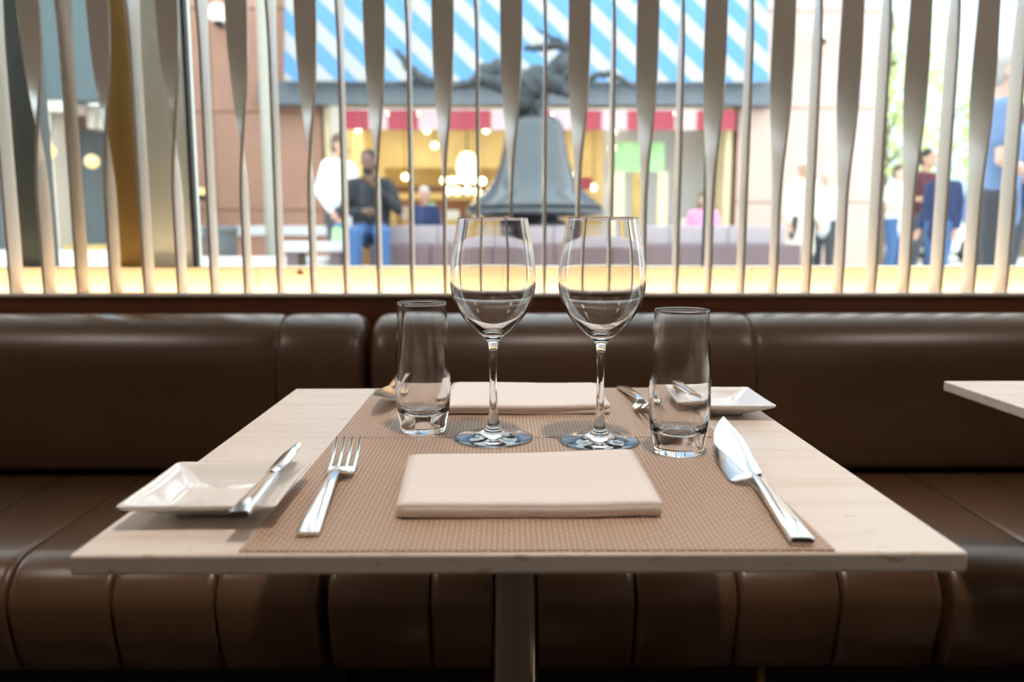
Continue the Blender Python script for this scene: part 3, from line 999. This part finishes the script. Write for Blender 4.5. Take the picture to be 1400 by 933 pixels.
LPOS = [(-2.54, 2.79), (-1.35, 2.78), (-1.22, 2.52), (-0.32, 2.78), (-1.74, 1.98), (1.89, 2.77), (1.88, 2.48), (1.24, 2.0), (1.56, 1.80), (1.89, 1.81)]
WH = ['above the standing man in white', 'under the valance left of the lantern', 'lower one left of the lantern', 'right of the lantern, under the valance',
      'beside the seated man in black', 'high one right of the bell', 'middle one right of the bell', 'close against the right flank of the bell', 'low one right of the bell', 'lowest one right of the bell, next to the post']
for (x, z), w_ in zip(LPOS, WH):
    shop_lamp(x, 14.2, z, 0.055, 'small round glowing shop lamp ' + w_)

# glowing lantern with a ring of bulbs below
chd = thing('chandelier', 'glowing lantern chandelier with a double ring of bulbs, left of the bell', 'chandelier', (-0.66, 14.3, 2.16))
MB().lathe([(0.02, -0.24), (0.11, -0.22), (0.19, -0.05), (0.17, 0.12), (0.10, 0.24), (0.03, 0.26)], seg=20).build('lantern', M['lantern'], chd, smooth=True)
MB().tube([(0, 0, 0.26), (0, 0, 1.14)], 0.012, 8).build('cord', M['black'], chd)
rg = MB()
for a in range(24):
    p = [(0.42 * cos(2 * pi * (a + q) / 24), 0.25 * sin(2 * pi * (a + q) / 24), -0.26) for q in (0, 1)]
    rg.tube(p, 0.012, 6)
rg.build('ring', M['brass'], chd, smooth=True)
pr = None
for k, (bx, by, bz) in enumerate([(-0.40, -.08, -.24), (-0.25, -.2, -.25), (-0.12, -.24, -.22), (0.0, -.25, -.25), (0.13, -.24, -.24), (0.27, -.2, -.26), (-0.33, -.1, -.42), (-0.16, -.2, -.43), (0.02, -.22, -.42), (0.18, -.2, -.44), (0.40, -.05, -.42)]):
    if pr is None:
        pr = MB().ball((0, 0, 0), 0.062, seg=12, rows=8).build('bulb', M['bulb'], chd, smooth=True); o = pr
    else:
        o = pr.copy(); COL.objects.link(o)
    o.location = (bx, by, bz)

# shop lighting: ceiling strips
for x, w_ in ((-1.8, 'left'), (0.6, 'middle'), (3.0, 'right')):
    t = thing('shop_ceiling_light', 'flat glowing panel in the shop ceiling, %s one' % w_, 'light', (x, 15.6, 3.3), 0, 'panels in the shop ceiling')
    MB().box(-.5, .5, -.2, .2, -.03, 0).build('housing', M['white'], t)
    MB().box(-.46, .46, -.17, .17, -.04, -.03).build('diffuser', M['downlight'], t)

# ------------------------------------------------------------------ bell monument
pl = thing('monument_plinth', 'long brown granite plinth with a lighter upper tier under the bell', 'plinth', (0.8, 8.9, GZ))
def pb(x0, x1, y0, y1, z0, z1, mat, name):
    return MB().box(x0 - .8, x1 - .8, y0 - 8.9, y1 - 8.9, z0 - GZ, z1 - GZ).build(name, M[mat], pl, bevel=0.012)
n = 7
for k in range(n):
    a = -1.36 + (4.34 / n) * k
    pb(a + .004, a + 4.34 / n - .004, 8.0, 9.9, GZ, 0.875, 'granite_dark', 'lower_block')
    a2 = -1.30 + (4.22 / n) * k
    pb(a2 + .003, a2 + 4.22 / n - .003, 8.32, 9.75, 0.875, 1.065, 'granite', 'upper_block')
pb(-1.8, -0.6, 7.45, 7.9, GZ, 0.50, 'granite_dark', 'step')

bl = thing('bell', 'big polished grey bell standing on the granite plinth', 'bell', (0.335, 9.0, 1.065))
MB().lathe([(0.0, 0.0), (0.34, 0.0), (0.34, 0.06), (0.26, 0.09), (0.26, 0.16), (0.0, 0.16)], seg=40).build('stand', M['darkbronze'], bl)
prof = spline([(0.70, 0.115), (0.765, 0.125), (0.775, 0.16), (0.73, 0.20), (0.745, 0.215), (0.70, 0.26), (0.63, 0.32), (0.54, 0.40), (0.46, 0.52), (0.40, 0.66), (0.355, 0.84), (0.33, 1.00),
               (0.31, 1.09), (0.26, 1.16), (0.17, 1.20), (0.09, 1.215), (0.0, 1.22)], 5)
inn = [(0.0, 1.17), (0.22, 1.12), (0.30, 0.95), (0.36, 0.66), (0.45, 0.42), (0.62, 0.24), (0.68, 0.13)]
MB().lathe(prof + inn, seg=64, closed=True).build('body', M['bell'], bl, smooth=True)
MB().lathe([(0.72, 0.195), (0.757, 0.20), (0.757, 0.222), (0.72, 0.228)], seg=64, closed=True).build('lip_ring', M['darkbronze'], bl, smooth=True)
for s in (-1, 1):
    MB().tube([(s * .03, 0, 1.2), (s * .09, 0, 1.27), (s * .13, 0, 1.36), (s * .06, 0, 1.43)], [.05, .045, .04, .05], 10).build('crown_loop', M['bell'], bl, smooth=True)

# gnarled dark bronze branch sculpture on the crown of the bell
sc_ = thing('branch_sculpture', 'gnarled dark bronze branch sculpture perched on top of the bell', 'sculpture', (0.335, 9.0, 2.40))
def branch(pts, rad, name='branch'):
    q = []
    rv2 = random.Random(len(pts) * 7 + int(abs(pts[0][0]) * 100))
    pp = [(x - 0.335, y - 9.0, z - 2.40) for x, y, z in pts]
    fine, fr = [], []
    for i in range(len(pp) - 1):
        for k in range(5):
            t = k / 5
            p = Vector(pp[i]).lerp(Vector(pp[i + 1]), t)
            fine.append(p + Vector((rv2.uniform(-.012, .012), rv2.uniform(-.012, .012), rv2.uniform(-.012, .012))))
            fr.append((rad[i] * (1 - t) + rad[i + 1] * t) * rv2.uniform(.88, 1.15))
    fine.append(Vector(pp[-1])); fr.append(rad[-1])
    return MB().tube(fine, fr, 9).build(name, M['darkbronze'], sc_, smooth=True)
branch([(-1.18, 8.95, 2.96), (-1.02, 8.95, 2.76), (-0.84, 8.97, 2.62), (-0.62, 9.0, 2.58), (-0.40, 9.0, 2.60), (-0.26, 9, 2.66), (0.0, 9, 2.62), (0.33, 9, 2.56)], [.02, .05, .06, .05, .05, .07, .12, .13])
branch([(-1.22, 9.0, 2.60), (-1.05, 9.0, 2.62), (-0.84, 9.0, 2.60)], [.02, .035, .04])
branch([(-0.34, 9.05, 2.63), (-0.22, 9.05, 2.74), (-0.08, 9.05, 2.76), (0.08, 9.0, 2.66)], [.04, .10, .11, .08])
branch([(0.20, 9.0, 2.44), (0.25, 9.0, 2.58), (0.40, 9.0, 2.66), (0.58, 9.0, 2.60), (0.68, 9.0, 2.50)], [.16, .19, .16, .12, .05])
branch([(0.40, 9.0, 2.62), (0.58, 9.0, 2.78), (0.70, 9.0, 2.92), (0.72, 9.0, 2.99), (0.58, 9.0, 3.02), (0.40, 8.97, 2.98), (0.24, 8.95, 2.975)], [.12, .10, .07, .05, .05, .045, .035])
branch([(0.70, 9.0, 2.96), (0.60, 8.98, 3.06), (0.48, 8.96, 3.10), (0.34, 8.95, 3.18)], [.04, .03, .02, .01])
branch([(0.50, 9.0, 2.56), (0.68, 9.02, 2.74), (0.75, 9.02, 2.64), (0.76, 9.0, 2.50)], [.06, .06, .05, .03])
branch([(0.66, 9.0, 2.60), (0.86, 9.0, 2.63), (1.00, 9.0, 2.70), (1.14, 9.0, 2.72), (1.28, 9.0, 2.66), (1.42, 9.0, 2.56)], [.05, .045, .035, .04, .035, .02])
MB().tube([(0, 0, -0.06), (0, 0, 0.10)], 0.07, 12).build('mount', M['darkbronze'], sc_, smooth=True)

# ------------------------------------------------------------------ plaza furniture on the left
lw = thing('low_wall', 'low terracotta wall with a white coping, in front of the terracotta facade', 'wall', (-3.55, 11.6, GZ))
MB().box(-1.5, 1.05, 0, .4, 0, .66).build('masonry', M['terra'], lw)
for k in range(3):
    MB().box(-1.52 + .866 * k + .003, -1.52 + .866 * (k + 1) - .003, -.05, .45, .66, .80).build('coping_stone', M['white'], lw, bevel=0.01)
st_ = thing('white_bench', 'white slab bench left of the seated man', 'bench', (-1.92, 8.3, GZ))
MB().box(-.36, .30, -.2, .25, .50, .60).build('slab', M['white'], st_, bevel=0.012)
for s in (-.24, .2):
    MB().box(s - .06, s + .06, -.15, .2, 0, .50).build('leg', M['granite_dark'], st_)
st2 = MB().box(-.95, .55, -.2, .2, 0, .42).build('stone_step', M['white'], None, bevel=0.015)
st2.location = (-2.55, 9.2, GZ)
tag(st2, 'long low white stone step at the foot of the grey pole', 'step')

bn = thing('litter_bin', 'dark grey round litter bin in front of the terracotta facade', 'bin', (-3.42, 9.7, GZ))
MB().lathe([(0.0, 0.0), (0.17, 0.0), (0.195, 0.70), (0.195, 0.72), (0.0, 0.72)], seg=28).build('body', M['bin'], bn)
MB().lathe([(0.215, 0.70), (0.215, 0.745), (0.19, 0.775), (0.11, 0.785), (0.11, 0.75), (0.18, 0.74), (0.19, 0.70)], seg=28, closed=True).build('lid', M['bin'], bn)
ps = thing('lamp_post', 'sage grey post rising left of the striped awning', 'post', (-2.87, 10.0, GZ))
MB().lathe([(0.0, 0.0), (0.21, 0.0), (0.20, 0.20), (0.13, 0.34), (0.10, 0.38), (0.0, 0.38)], seg=24).build('base', M['pole'], ps)
MB().lathe([(0.0, 0.3), (0.095, 0.3), (0.09, 5.8), (0.0, 5.8)], seg=24).build('shaft', M['pole'], ps)
MB().ball((0, 0, 5.95), 0.2).build('globe', M['sconce'], ps, smooth=True)


def sconce(x, y, z, r, label, mat='sconce'):
    t = thing('wall_globe_lamp', label, 'lamp', (x, y, z), 0, 'globe lamps outside')
    MB().ball((0, 0, 0), r, seg=20, rows=12).build('globe', M[mat], t, smooth=True)
    MB().tube([(0, 0.02, -r - .02), (0, 0.16, -r - .04), (0, 0.30, -r + .05)], 0.02, 8).build('bracket', M['black'], t)
    MB().lathe([(0.0, -r - .05), (0.06, -r - .05), (0.08, -r + .03), (0.0, -r + .03)], seg=16).build('holder', M['black'], t)
    return t


sconce(3.92, 12.9, 4.16, 0.13, 'white globe lamp on the glare-paled facade, next to the awning end')
sconce(4.95, 12.9, 4.10, 0.13, 'white globe lamp on the glare-paled facade, nearer the trees')
sconce(-4.41, 12.85, 4.36, 0.15, 'white globe lamp high on the terracotta facade')
sconce(-4.79, 12.85, 1.64, 0.07, 'small yellowish lamp low on the terracotta facade', 'globe')

# left neighbouring cafe front
cf = thing('cafe', 'cafe front with dark interior at the far left, behind two globe lamps', 'shop', (-5.4, 9.2, GZ))
def cbx(x0, x1, y0, y1, z0, z1, name, mat):
    return MB().box(x0 + 5.4, x1 + 5.4, y0 - 9.2, y1 - 9.2, z0 - GZ, z1 - GZ).build(name, M[mat], cf, bevel=0.008)
cbx(-8.5, -4.05, 9.0, 9.2, 2.42, 5.5, 'upper_panel', 'teal')
cbx(-8.5, -4.70, 8.97, 9.25, 2.30, 2.42, 'lintel', 'cream')
cbx(-4.70, -4.2, 9.25, 9.5, 2.16, 2.42, 'lintel', 'cream')
cbx(-5.02, -4.97, 9.0, 9.3, GZ, 2.30, 'post', 'cream')
cbx(-4.15, -4.02, 9.0, 9.3, GZ, 2.30, 'post', 'brown')
cbx(-4.60, -4.40, 9.9, 10.1, GZ, 2.20, 'inner_wall', 'brown')
cbx(-8.5, -4.9, 11.4, 11.5, GZ, 2.42, 'inner_wall', 'slate')
cbx(-4.8, -4.4, 10.2, 10.3, GZ, 2.42, 'inner_wall', 'brown')
cbx(-8.5, -4.9, 9.3, 11.5, 2.42, 2.5, 'soffit', 'brown')
cbx(-4.90, -4.0, 8.95, 9.25, 0.80, 0.86, 'sill', 'ochre')
cbx(-8.5, -4.0, 8.95, 9.30, GZ, 0.80, 'base', 'white')
for x, y, z, w_ in ((-4.93, 8.85, 1.87, 'left'), (-4.47, 8.85, 1.76, 'right')):
    t = thing('globe_lamp', 'glowing yellow globe lamp before the cafe front, %s one of two' % w_, 'lamp', (x, y, z), 0, 'globe lamps of the cafe')
    MB().ball((0, 0, 0), 0.075, seg=16, rows=10).build('globe', M['globe'], t, smooth=True)
    MB().tube([(0, 0, .07), (0, .06, .16), (0, 0.2, 0.55)], 0.008, 6).build('stem', M['black'], t)

# ------------------------------------------------------------------ right: street, trees, car, cladding
fc = thing('clad_building', 'pale blue clad building far down the street at the right', 'building', (17, 31, GZ))
MB().box(-6, 10, 0.06, 4, 0, 13).build('body', M['facade'], fc)
for k in range(10):
    MB().box(-6 + 1.6 * k + .03, -6 + 1.6 * (k + 1) - .03, 0.0, 0.06, 0.4, 12.9).build('cladding_panel', M['facade'], fc, bevel=0.01)

def tree(label, loc, h, cr, n, seed, group='street trees'):
    rv_ = random.Random(seed)
    t = thing('street_tree', label, 'tree', loc, 0, group)
    tr = MB()
    tr.tube([(0, 0, 0), (0.03, 0.02, h * .25), (-0.03, 0, h * .45), (0.02, 0.03, h * .8)], [.11, .09, .07, .03], 8)
    for k in range(9):
        a = rv_.uniform(0, 2 * pi); z = h * rv_.uniform(.32, .7); L_ = cr * rv_.uniform(.5, .9)
        tr.tube([(0, 0, z), (L_ * .5 * cos(a), L_ * .5 * sin(a), z + L_ * .35), (L_ * cos(a), L_ * sin(a), z + L_ * .55)], [.04, .025, .01], 6)
    tr.build('trunk', M['bark'], t, smooth=True)
    lv = MB()
    for k in range(n):
        while True:
            p = Vector((rv_.uniform(-1, 1), rv_.uniform(-1, 1), rv_.uniform(-1, 1)))
            if p.length < 1: break
        p = Vector((p.x * cr, p.y * cr, h * .62 + p.z * h * .36))
        s = rv_.uniform(.07, .14)
        R_ = Matrix.Rotation(rv_.uniform(0, 6.28), 3, 'Z') @ Matrix.Rotation(rv_.uniform(-1.2, 1.2), 3, 'X')
        q = [Vector((0, -s, 0)), Vector((s * .5, -s * .2, s * .12)), Vector((s * .35, s * .5, s * .05)), Vector((0, s, 0)), Vector((-s * .35, s * .5, s * .05)), Vector((-s * .5, -s * .2, s * .12))]
        lv.add([p + R_ @ v for v in q], [(0, 1, 2, 3), (0, 3, 4, 5)])
    o = lv.build('leaves', M['leaf'], t); o['kind'] = 'stuff'
    return t


tree('slender green street tree just right of the glare-paled facade', (7.6, 16.2, GZ), 6.2, 1.25, 900, 1)
tree('bushy green street tree in front of the pale blue building', (12.8, 23.5, GZ), 6.0, 1.7, 1100, 2)
tree('green street tree at the far right of the view', (15.6, 24.0, GZ), 5.4, 1.1, 700, 3)
tree('small green street tree behind the parked white car', (9.4, 26.0, GZ), 5.0, 1.4, 900, 4)
tree('slim young green street tree between the two groups of walkers', (9.1, 14.6, GZ), 4.2, 0.8, 700, 5)

hg = thing('hedge', 'clipped green hedge along the far side of the street', 'hedge', (13, 28.5, GZ))
lv = MB(); rvh = random.Random(9)
for k in range(2500):
    p = Vector((rvh.uniform(-5, 7), rvh.uniform(-.5, .5), rvh.uniform(0, 1.3)))
    s = rvh.uniform(.08, .15)
    R_ = Matrix.Rotation(rvh.uniform(0, 6.28), 3, 'Z') @ Matrix.Rotation(rvh.uniform(-1.4, 1.4), 3, 'X')
    lv.add([p + R_ @ Vector(v) for v in ((0, -s, 0), (s * .5, 0, 0), (0, s, 0), (-s * .5, 0, 0))], [(0, 1, 2, 3)])
o = lv.build('leaves', M['leaf'], hg); o['kind'] = 'stuff'
MB().box(-5, 7, -.35, .35, 0, 1.15).build('core', M['hedge'], hg)

car = thing('car', 'white car parked in the street right of the glare-paled facade', 'car', (9.9, 20.0, GZ - .0), 0.1)
def car_sec(y):
    return y
cb_ = MB()
pro = [(-2.1, .30), (-2.15, .62), (-1.9, .82), (-1.05, .92), (-.45, 1.38), (.9, 1.42), (1.55, 1.02), (2.05, .92), (2.12, .45), (2.0, .26)]
rs = []
for y, sc2 in ((-.86, .94), (-.80, 1.0), (.80, 1.0), (.86, .94)):
    rs.append([(x, y * (0.86 if z > 1.0 else 1.0), .3 + (z - .3) * sc2) for x, z in pro])
cb_.rings(rs).build('body', M['car'], car, bevel=0.05, segs=3)
for s in (-1, 1):
    w_ = MB()
    w_.add([(-.9, s * .79, 1.0), (-.42, s * .755, 1.32), (.25, s * .755, 1.34), (.25, s * .79, 1.0), (-.9, s * .76, 1.0), (-.42, s * .73, 1.32), (.25, s * .73, 1.34), (.25, s * .76, 1.0)],
           [(0, 1, 2, 3), (4, 7, 6, 5), (0, 4, 5, 1), (1, 5, 6, 2), (2, 6, 7, 3), (3, 7, 4, 0)])
    w_.build('side_window', M['carglass'], car)
    for wx in (-1.3, 1.3):
        o = MB().lathe([(0.0, -.1), (.29, -.1), (.32, -.07), (.32, .07), (.29, .1), (0.0, .1)], seg=28).build('wheel', M['black'], car)
        o.rotation_euler = (pi / 2, 0, 0); o.location = (wx, s * .80, .32)
        h_ = MB().lathe([(0.0, -.105), (.19, -.105), (.19, .105), (0, .105)], seg=20).build('hubcap', M['steel'], o)

# ------------------------------------------------------------------ people
def remesh(o, vox, smooth=3):
    r = o.modifiers.new('remesh', 'REMESH'); r.mode = 'VOXEL'; r.voxel_size = vox; r.use_smooth_shade = True
    s = o.modifiers.new('smooth', 'SMOOTH'); s.factor = 0.5; s.iterations = smooth
    return o


def person(label, loc, rz, scale=1.0, sit=False, skin='skin_mid', top='shirt_white', legs='trousers', hair='hair', arms=None, long_sleeve=True,
           coat=False, cap=None, beard=False, head_turn=0.0, lean=0.0, stride=0.0, group='people out in the plaza', long_hair=False):
    t = thing('person', label, 'person', loc, rz, group)
    t.scale = (scale, scale, scale)
    z0 = 0.52 if sit else 0.92
    def ln(p):                       # lean the trunk forward about the hips
        v = Vector(p) - Vector((0, 0, z0))
        v = Matrix.Rotation(lean, 3, 'X') @ v
        return v + Vector((0, 0, z0))
    hip = {s: Vector((s * .09, 0, z0)) for s in (-1, 1)}
    if sit:
        knee = {s: Vector((s * .13, -.42, z0 + .02)) for s in (-1, 1)}
        ank = {s: Vector((s * .14, -.41, .09)) for s in (-1, 1)}
    else:
        knee = {s: Vector((s * .10, -.03 - s * stride * .5, .49)) for s in (-1, 1)}
        ank = {s: Vector((s * .11, .03 - s * stride, .09)) for s in (-1, 1)}
    toe = {s: ank[s] + Vector((s * .02, -.17, -.055)) for s in (-1, 1)}
    sh = {s: ln((s * .175, 0, z0 + .49)) for s in (-1, 1)}
    if arms is None:
        arms = {s: ((s * .24, .03, z0 + .20), (s * .25, -.06, z0 - .05)) for s in (-1, 1)}
    elb = {s: ln(arms[s][0]) for s in (-1, 1)}
    wri = {s: ln(arms[s][1]) for s in (-1, 1)}
    nk0, nk1 = ln((0, .01, z0 + .52)), ln((0, -.005, z0 + .62))
    hc = ln((0, -.025, z0 + .715))
    Hr = Matrix.Rotation(head_turn, 3, 'Z')
    hp = lambda x, y, z: hc + Hr @ Vector((x, y, z))
    # body: one continuous surface
    b = MB()
    b.tube([ln((0, 0, z0)), ln((0, 0, z0 + .14)), ln((0, -.005, z0 + .32)), ln((0, 0, z0 + .46))], [.125, .115, .13, .095], 14)
    b.tube([ln((-.11, 0, z0 + .16)), ln((-.12, 0, z0 + .40))], [.06, .075], 10); b.tube([ln((.11, 0, z0 + .16)), ln((.12, 0, z0 + .40))], [.06, .075], 10)
    b.tube([sh[-1], ln((0, 0.005, z0 + .50)), sh[1]], [.052, .07, .052], 12)
    b.tube([nk0, nk1, hc], [.058, .052, .05], 12)
    b.ball(hc + Vector((0, 0, .02)), .074, .092, .105, 18, 12, Hr)
    b.ball(hp(0, -.035, -.055), .052, .055, .062, 14, 8)                       # jaw
    b.tube([hp(0, -.088, .022), hp(0, -.108, -.018)], [.010, .016], 8)          # nose
    for s in (-1, 1):
        b.ball(hp(s * .076, .005, .0), .012, .020, .032, 10, 8)                 # ear
        b.tube([hip[s], (hip[s] + knee[s]) / 2, knee[s], knee[s].lerp(ank[s], .35), ank[s]], [.092, .078, .056, .055, .036], 12)
        b.tube([ank[s] + Vector((0, .04, -.03)), toe[s]], [.040, .032], 10)
        b.tube([sh[s], sh[s].lerp(elb[s], .5), elb[s], elb[s].lerp(wri[s], .4), wri[s]], [.052, .045, .037, .036, .026], 10)
        d = (wri[s] - elb[s]).normalized()
        side = d.cross(Vector((0, 1, 0.2))).normalized(); nrm = d.cross(side).normalized()
        pc = wri[s] + d * .05
        b.tube([wri[s], pc, wri[s] + d * .085], [.024, .032, .030], 10)
        for q, (o_, l_) in enumerate(((-.027, .062), (-.009, .075), (.009, .070), (.026, .055))):
            r0 = wri[s] + d * .085 + side * o_
            b.tube([r0, r0 + d * l_ * .55 + nrm * .006, r0 + d * l_ + nrm * .022], [.0105, .0095, .008], 7)
        b.tube([wri[s] + d * .03 - side * .022, wri[s] + d * .06 - side * .050, wri[s] + d * .085 - side * .054], [.014, .011, .009], 7)
    remesh(b.build('body', M[skin], t), 0.011, 2)
    for s in (-1, 1):
        MB().ball(hp(s * .030, -.083, .026), .011, seg=10, rows=6).build('eye', M['eye'], t, smooth=True)
    MB().tube([hp(-.022, -.090, -.048), hp(0, -.096, -.046), hp(.022, -.090, -.048)], .006, 6).build('mouth', M['lip'], t, smooth=True)
    # hair or cap
    h = MB()
    h.ball(hp(0, .014, .045), .083, .095, .092, 16, 10, Hr)
    h.ball(hp(0, .045, -.01), .076, .068, .085, 14, 8, Hr)
    if long_hair:
        h.tube([hp(0, .05, .0), hp(0, .07, -.14), hp(0, .06, -.26)], [.08, .085, .05], 12)
    if beard and not cap:
        pass
    remesh(h.build('hair', M[hair], t), 0.013, 2)
    if beard:
        bd = MB(); bd.ball(hp(0, -.05, -.078), .054, .052, .048, 12, 8)
        remesh(bd.build('beard', M[hair], t), 0.013, 2)
    if cap:
        c = MB(); c.ball(hp(0, .005, .068), .090, .104, .072, 16, 10, Hr); c.tube([hp(-.03, -.08, .062), hp(0, -.145, .054), hp(.03, -.08, .062)], [.03, .022, .03], 8)
        remesh(c.build('cap', M[cap], t), 0.013, 2)
    # top
    c = MB()
    hem = -.10 if not sit else -.02
    c.tube([ln((0, 0, z0 + hem)), ln((0, 0, z0 + .14)), ln((0, -.005, z0 + .32)), ln((0, 0, z0 + .45))], [.150, .137, .150, .115], 16)
    for s in (-1, 1):
        c.tube([ln((s * .10, 0, z0 + hem + .03)), ln((s * .115, 0, z0 + .16)), ln((s * .125, 0, z0 + .40))], [.085, .082, .095], 12)
    c.tube([sh[-1], ln((0, 0.008, z0 + .495)), sh[1]], [.072, .085, .072], 12)
    for s in (-1, 1):
        if long_sleeve:
            c.tube([sh[s], sh[s].lerp(elb[s], .5), elb[s], elb[s].lerp(wri[s], .9)], [.072, .062, .054, .042], 12)
        else:
            c.tube([sh[s], sh[s].lerp(elb[s], .6)], [.074, .066], 12)
    if coat:
        c.tube([(0, 0, z0 + .02), (0, 0, z0 - .42)], [.165, .20], 16)
    remesh(c.build('coat' if coat else 'shirt', M[top], t), 0.016, 4)
    cl = MB(); cl.tube([ln((-.05, -.035, z0 + .545)), ln((0, .06, z0 + .56)), ln((.05, -.035, z0 + .545))], .018, 8)
    cl.build('collar', M[top], t, smooth=True)
    # trousers and shoes
    g = MB()
    g.tube([ln((0, 0, z0 + .10)), (0, 0, z0)], [.135, .14], 14)
    for s in (-1, 1):
        g.tube([hip[s], (hip[s] + knee[s]) / 2, knee[s], ank[s] + Vector((0, 0, .0))], [.112, .098, .078, .066], 12)
    remesh(g.build('trousers', M[legs], t), 0.016, 3)
    for s in (-1, 1):
        f = MB(); f.tube([ank[s] + Vector((0, .045, -.035)), ank[s].lerp(toe[s], .6) + Vector((0, 0, -.012)), toe[s] + Vector((0, -.01, 0))], [.050, .047, .038], 10)
        remesh(f.build('shoe', M['shoe'], t), 0.013, 2)
    return t


person('man standing in a white shirt and dark trousers behind the seated man', (-1.78, 8.75, GZ), radians(60), 0.99, skin='skin_mid', top='shirt_white', legs='trousers', hair='hair_brown',
       arms={-1: ((-.27, .05, 1.14), (-.24, -.10, .92)), 1: ((.24, -.03, 1.14), (.16, -.24, 1.16))})
person('man in black shirt and blue jeans seated on the plinth edge, hand near his chin', (-1.35, 8.17, 0.46), radians(5), 1.0, sit=True, skin='skin_dark', top='shirt_black', legs='jeans', hair='hair', beard=True, lean=radians(12),
       arms={-1: ((-.27, -.12, .76), (-.05, -.27, .80)), 1: ((.29, -.06, .76), (.05, -.26, 1.06))}, head_turn=radians(-15))
person('person in a white cap and long cream coat before the glare-paled facade', (3.95, 10.7, GZ), radians(20), 0.95, skin='skin_mid', top='shirt_cream', legs='trousers', coat=True, cap='white', hair='hair_grey')
person('person in a pale blue top and dark trousers next to the cream coat', (4.55, 11.4, GZ), radians(-30), 0.90, skin='skin_light', top='shirt_pale', legs='trousers', hair='hair_grey', stride=.1)
person('bare-armed person in a white top and jeans, left of the walker in dark red', (5.45, 11.2, GZ), radians(35), 0.93, skin='skin_light', top='shirt_white', legs='jeans', hair='hair_brown', long_sleeve=False,
       arms={-1: ((-.24, .0, 1.12), (-.10, -.25, 1.08)), 1: ((.24, .0, 1.12), (.08, -.26, 1.06))})
person('walker in a dark red top with forearms raised, between two slats at the right', (5.05, 9.7, GZ), radians(30), 0.96, skin='skin_mid', top='shirt_red', legs='trousers', hair='hair', long_sleeve=False,
       arms={-1: ((-.25, .0, 1.14), (-.14, -.27, 1.12)), 1: ((.25, .0, 1.14), (.06, -.28, 1.12))}, stride=.08)
person('walker in a navy jacket, right of the walker in dark red', (4.68, 8.6, GZ), radians(-60), 0.84, skin='skin_mid', top='shirt_navy', legs='jeans', hair='hair', stride=.12)
person('tall grey-haired man in a blue shirt and dark trousers close outside the window', (2.70, 4.45, GZ - .0), radians(70), 0.94, skin='skin_light', top='shirt_blue', legs='trousers', hair='hair_grey', long_sleeve=False,
       arms={-1: ((-.25, .02, 1.12), (-.16, -.22, 1.02)), 1: ((.25, .0, 1.12), (.10, -.25, 1.02))})
person('person in a navy jacket at the right end of the window, beside the tall man', (3.25, 5.2, GZ), radians(-100), 0.86, skin='skin_mid', top='shirt_navy', legs='trousers', hair='hair_brown')
person('person in a pink top sitting far behind the plinth, left of the glare-paled facade', (2.52, 10.2, GZ + .12), radians(0), 0.80, sit=True, skin='skin_light', top='shirt_pink', legs='jeans', hair='hair_brown', long_hair=True)
person('person in a blue-grey top sitting behind the left end of the plinth', (-1.08, 10.9, GZ + .12), radians(-20), 0.88, sit=True, skin='skin_mid', top='shirt_navy', legs='trousers', hair='hair_grey')
for x, y, s, lab in ((2.52, 10.25, .8, 'dark stone stool under the person in pink'), (-1.08, 10.95, .88, 'dark stone stool under the person in blue-grey')):
    o = MB().lathe([(0, 0), (.2, 0), (.22, .06), (.22, .40 * s + .10), (.2, .42 * s + .115), (0, .42 * s + .115)], seg=24).build('stone_stool', M['granite_dark'])
    o.location = (x, y, GZ); tag(o, lab, 'stool', 'stone stools in the plaza')

bg_ = thing('carrier_bag', 'small green carrier bag with a blue top on the white bench', 'bag', (-1.70, 8.25, GZ + .60))
MB().add([(-.07, -.04, 0), (.07, -.04, 0), (.07, .04, 0), (-.07, .04, 0), (-.055, -.02, .15), (.055, -.02, .15), (.055, .02, .15), (-.055, .02, .15)],
         [(0, 3, 2, 1), (4, 5, 6, 7), (0, 1, 5, 4), (1, 2, 6, 5), (2, 3, 7, 6), (3, 0, 4, 7)]).build('bag_body', M['green'], bg_, bevel=.012)
MB().box(-.045, .045, -.018, .018, .15, .19).build('bag_top', M['shirt_blue'], bg_, bevel=.008)
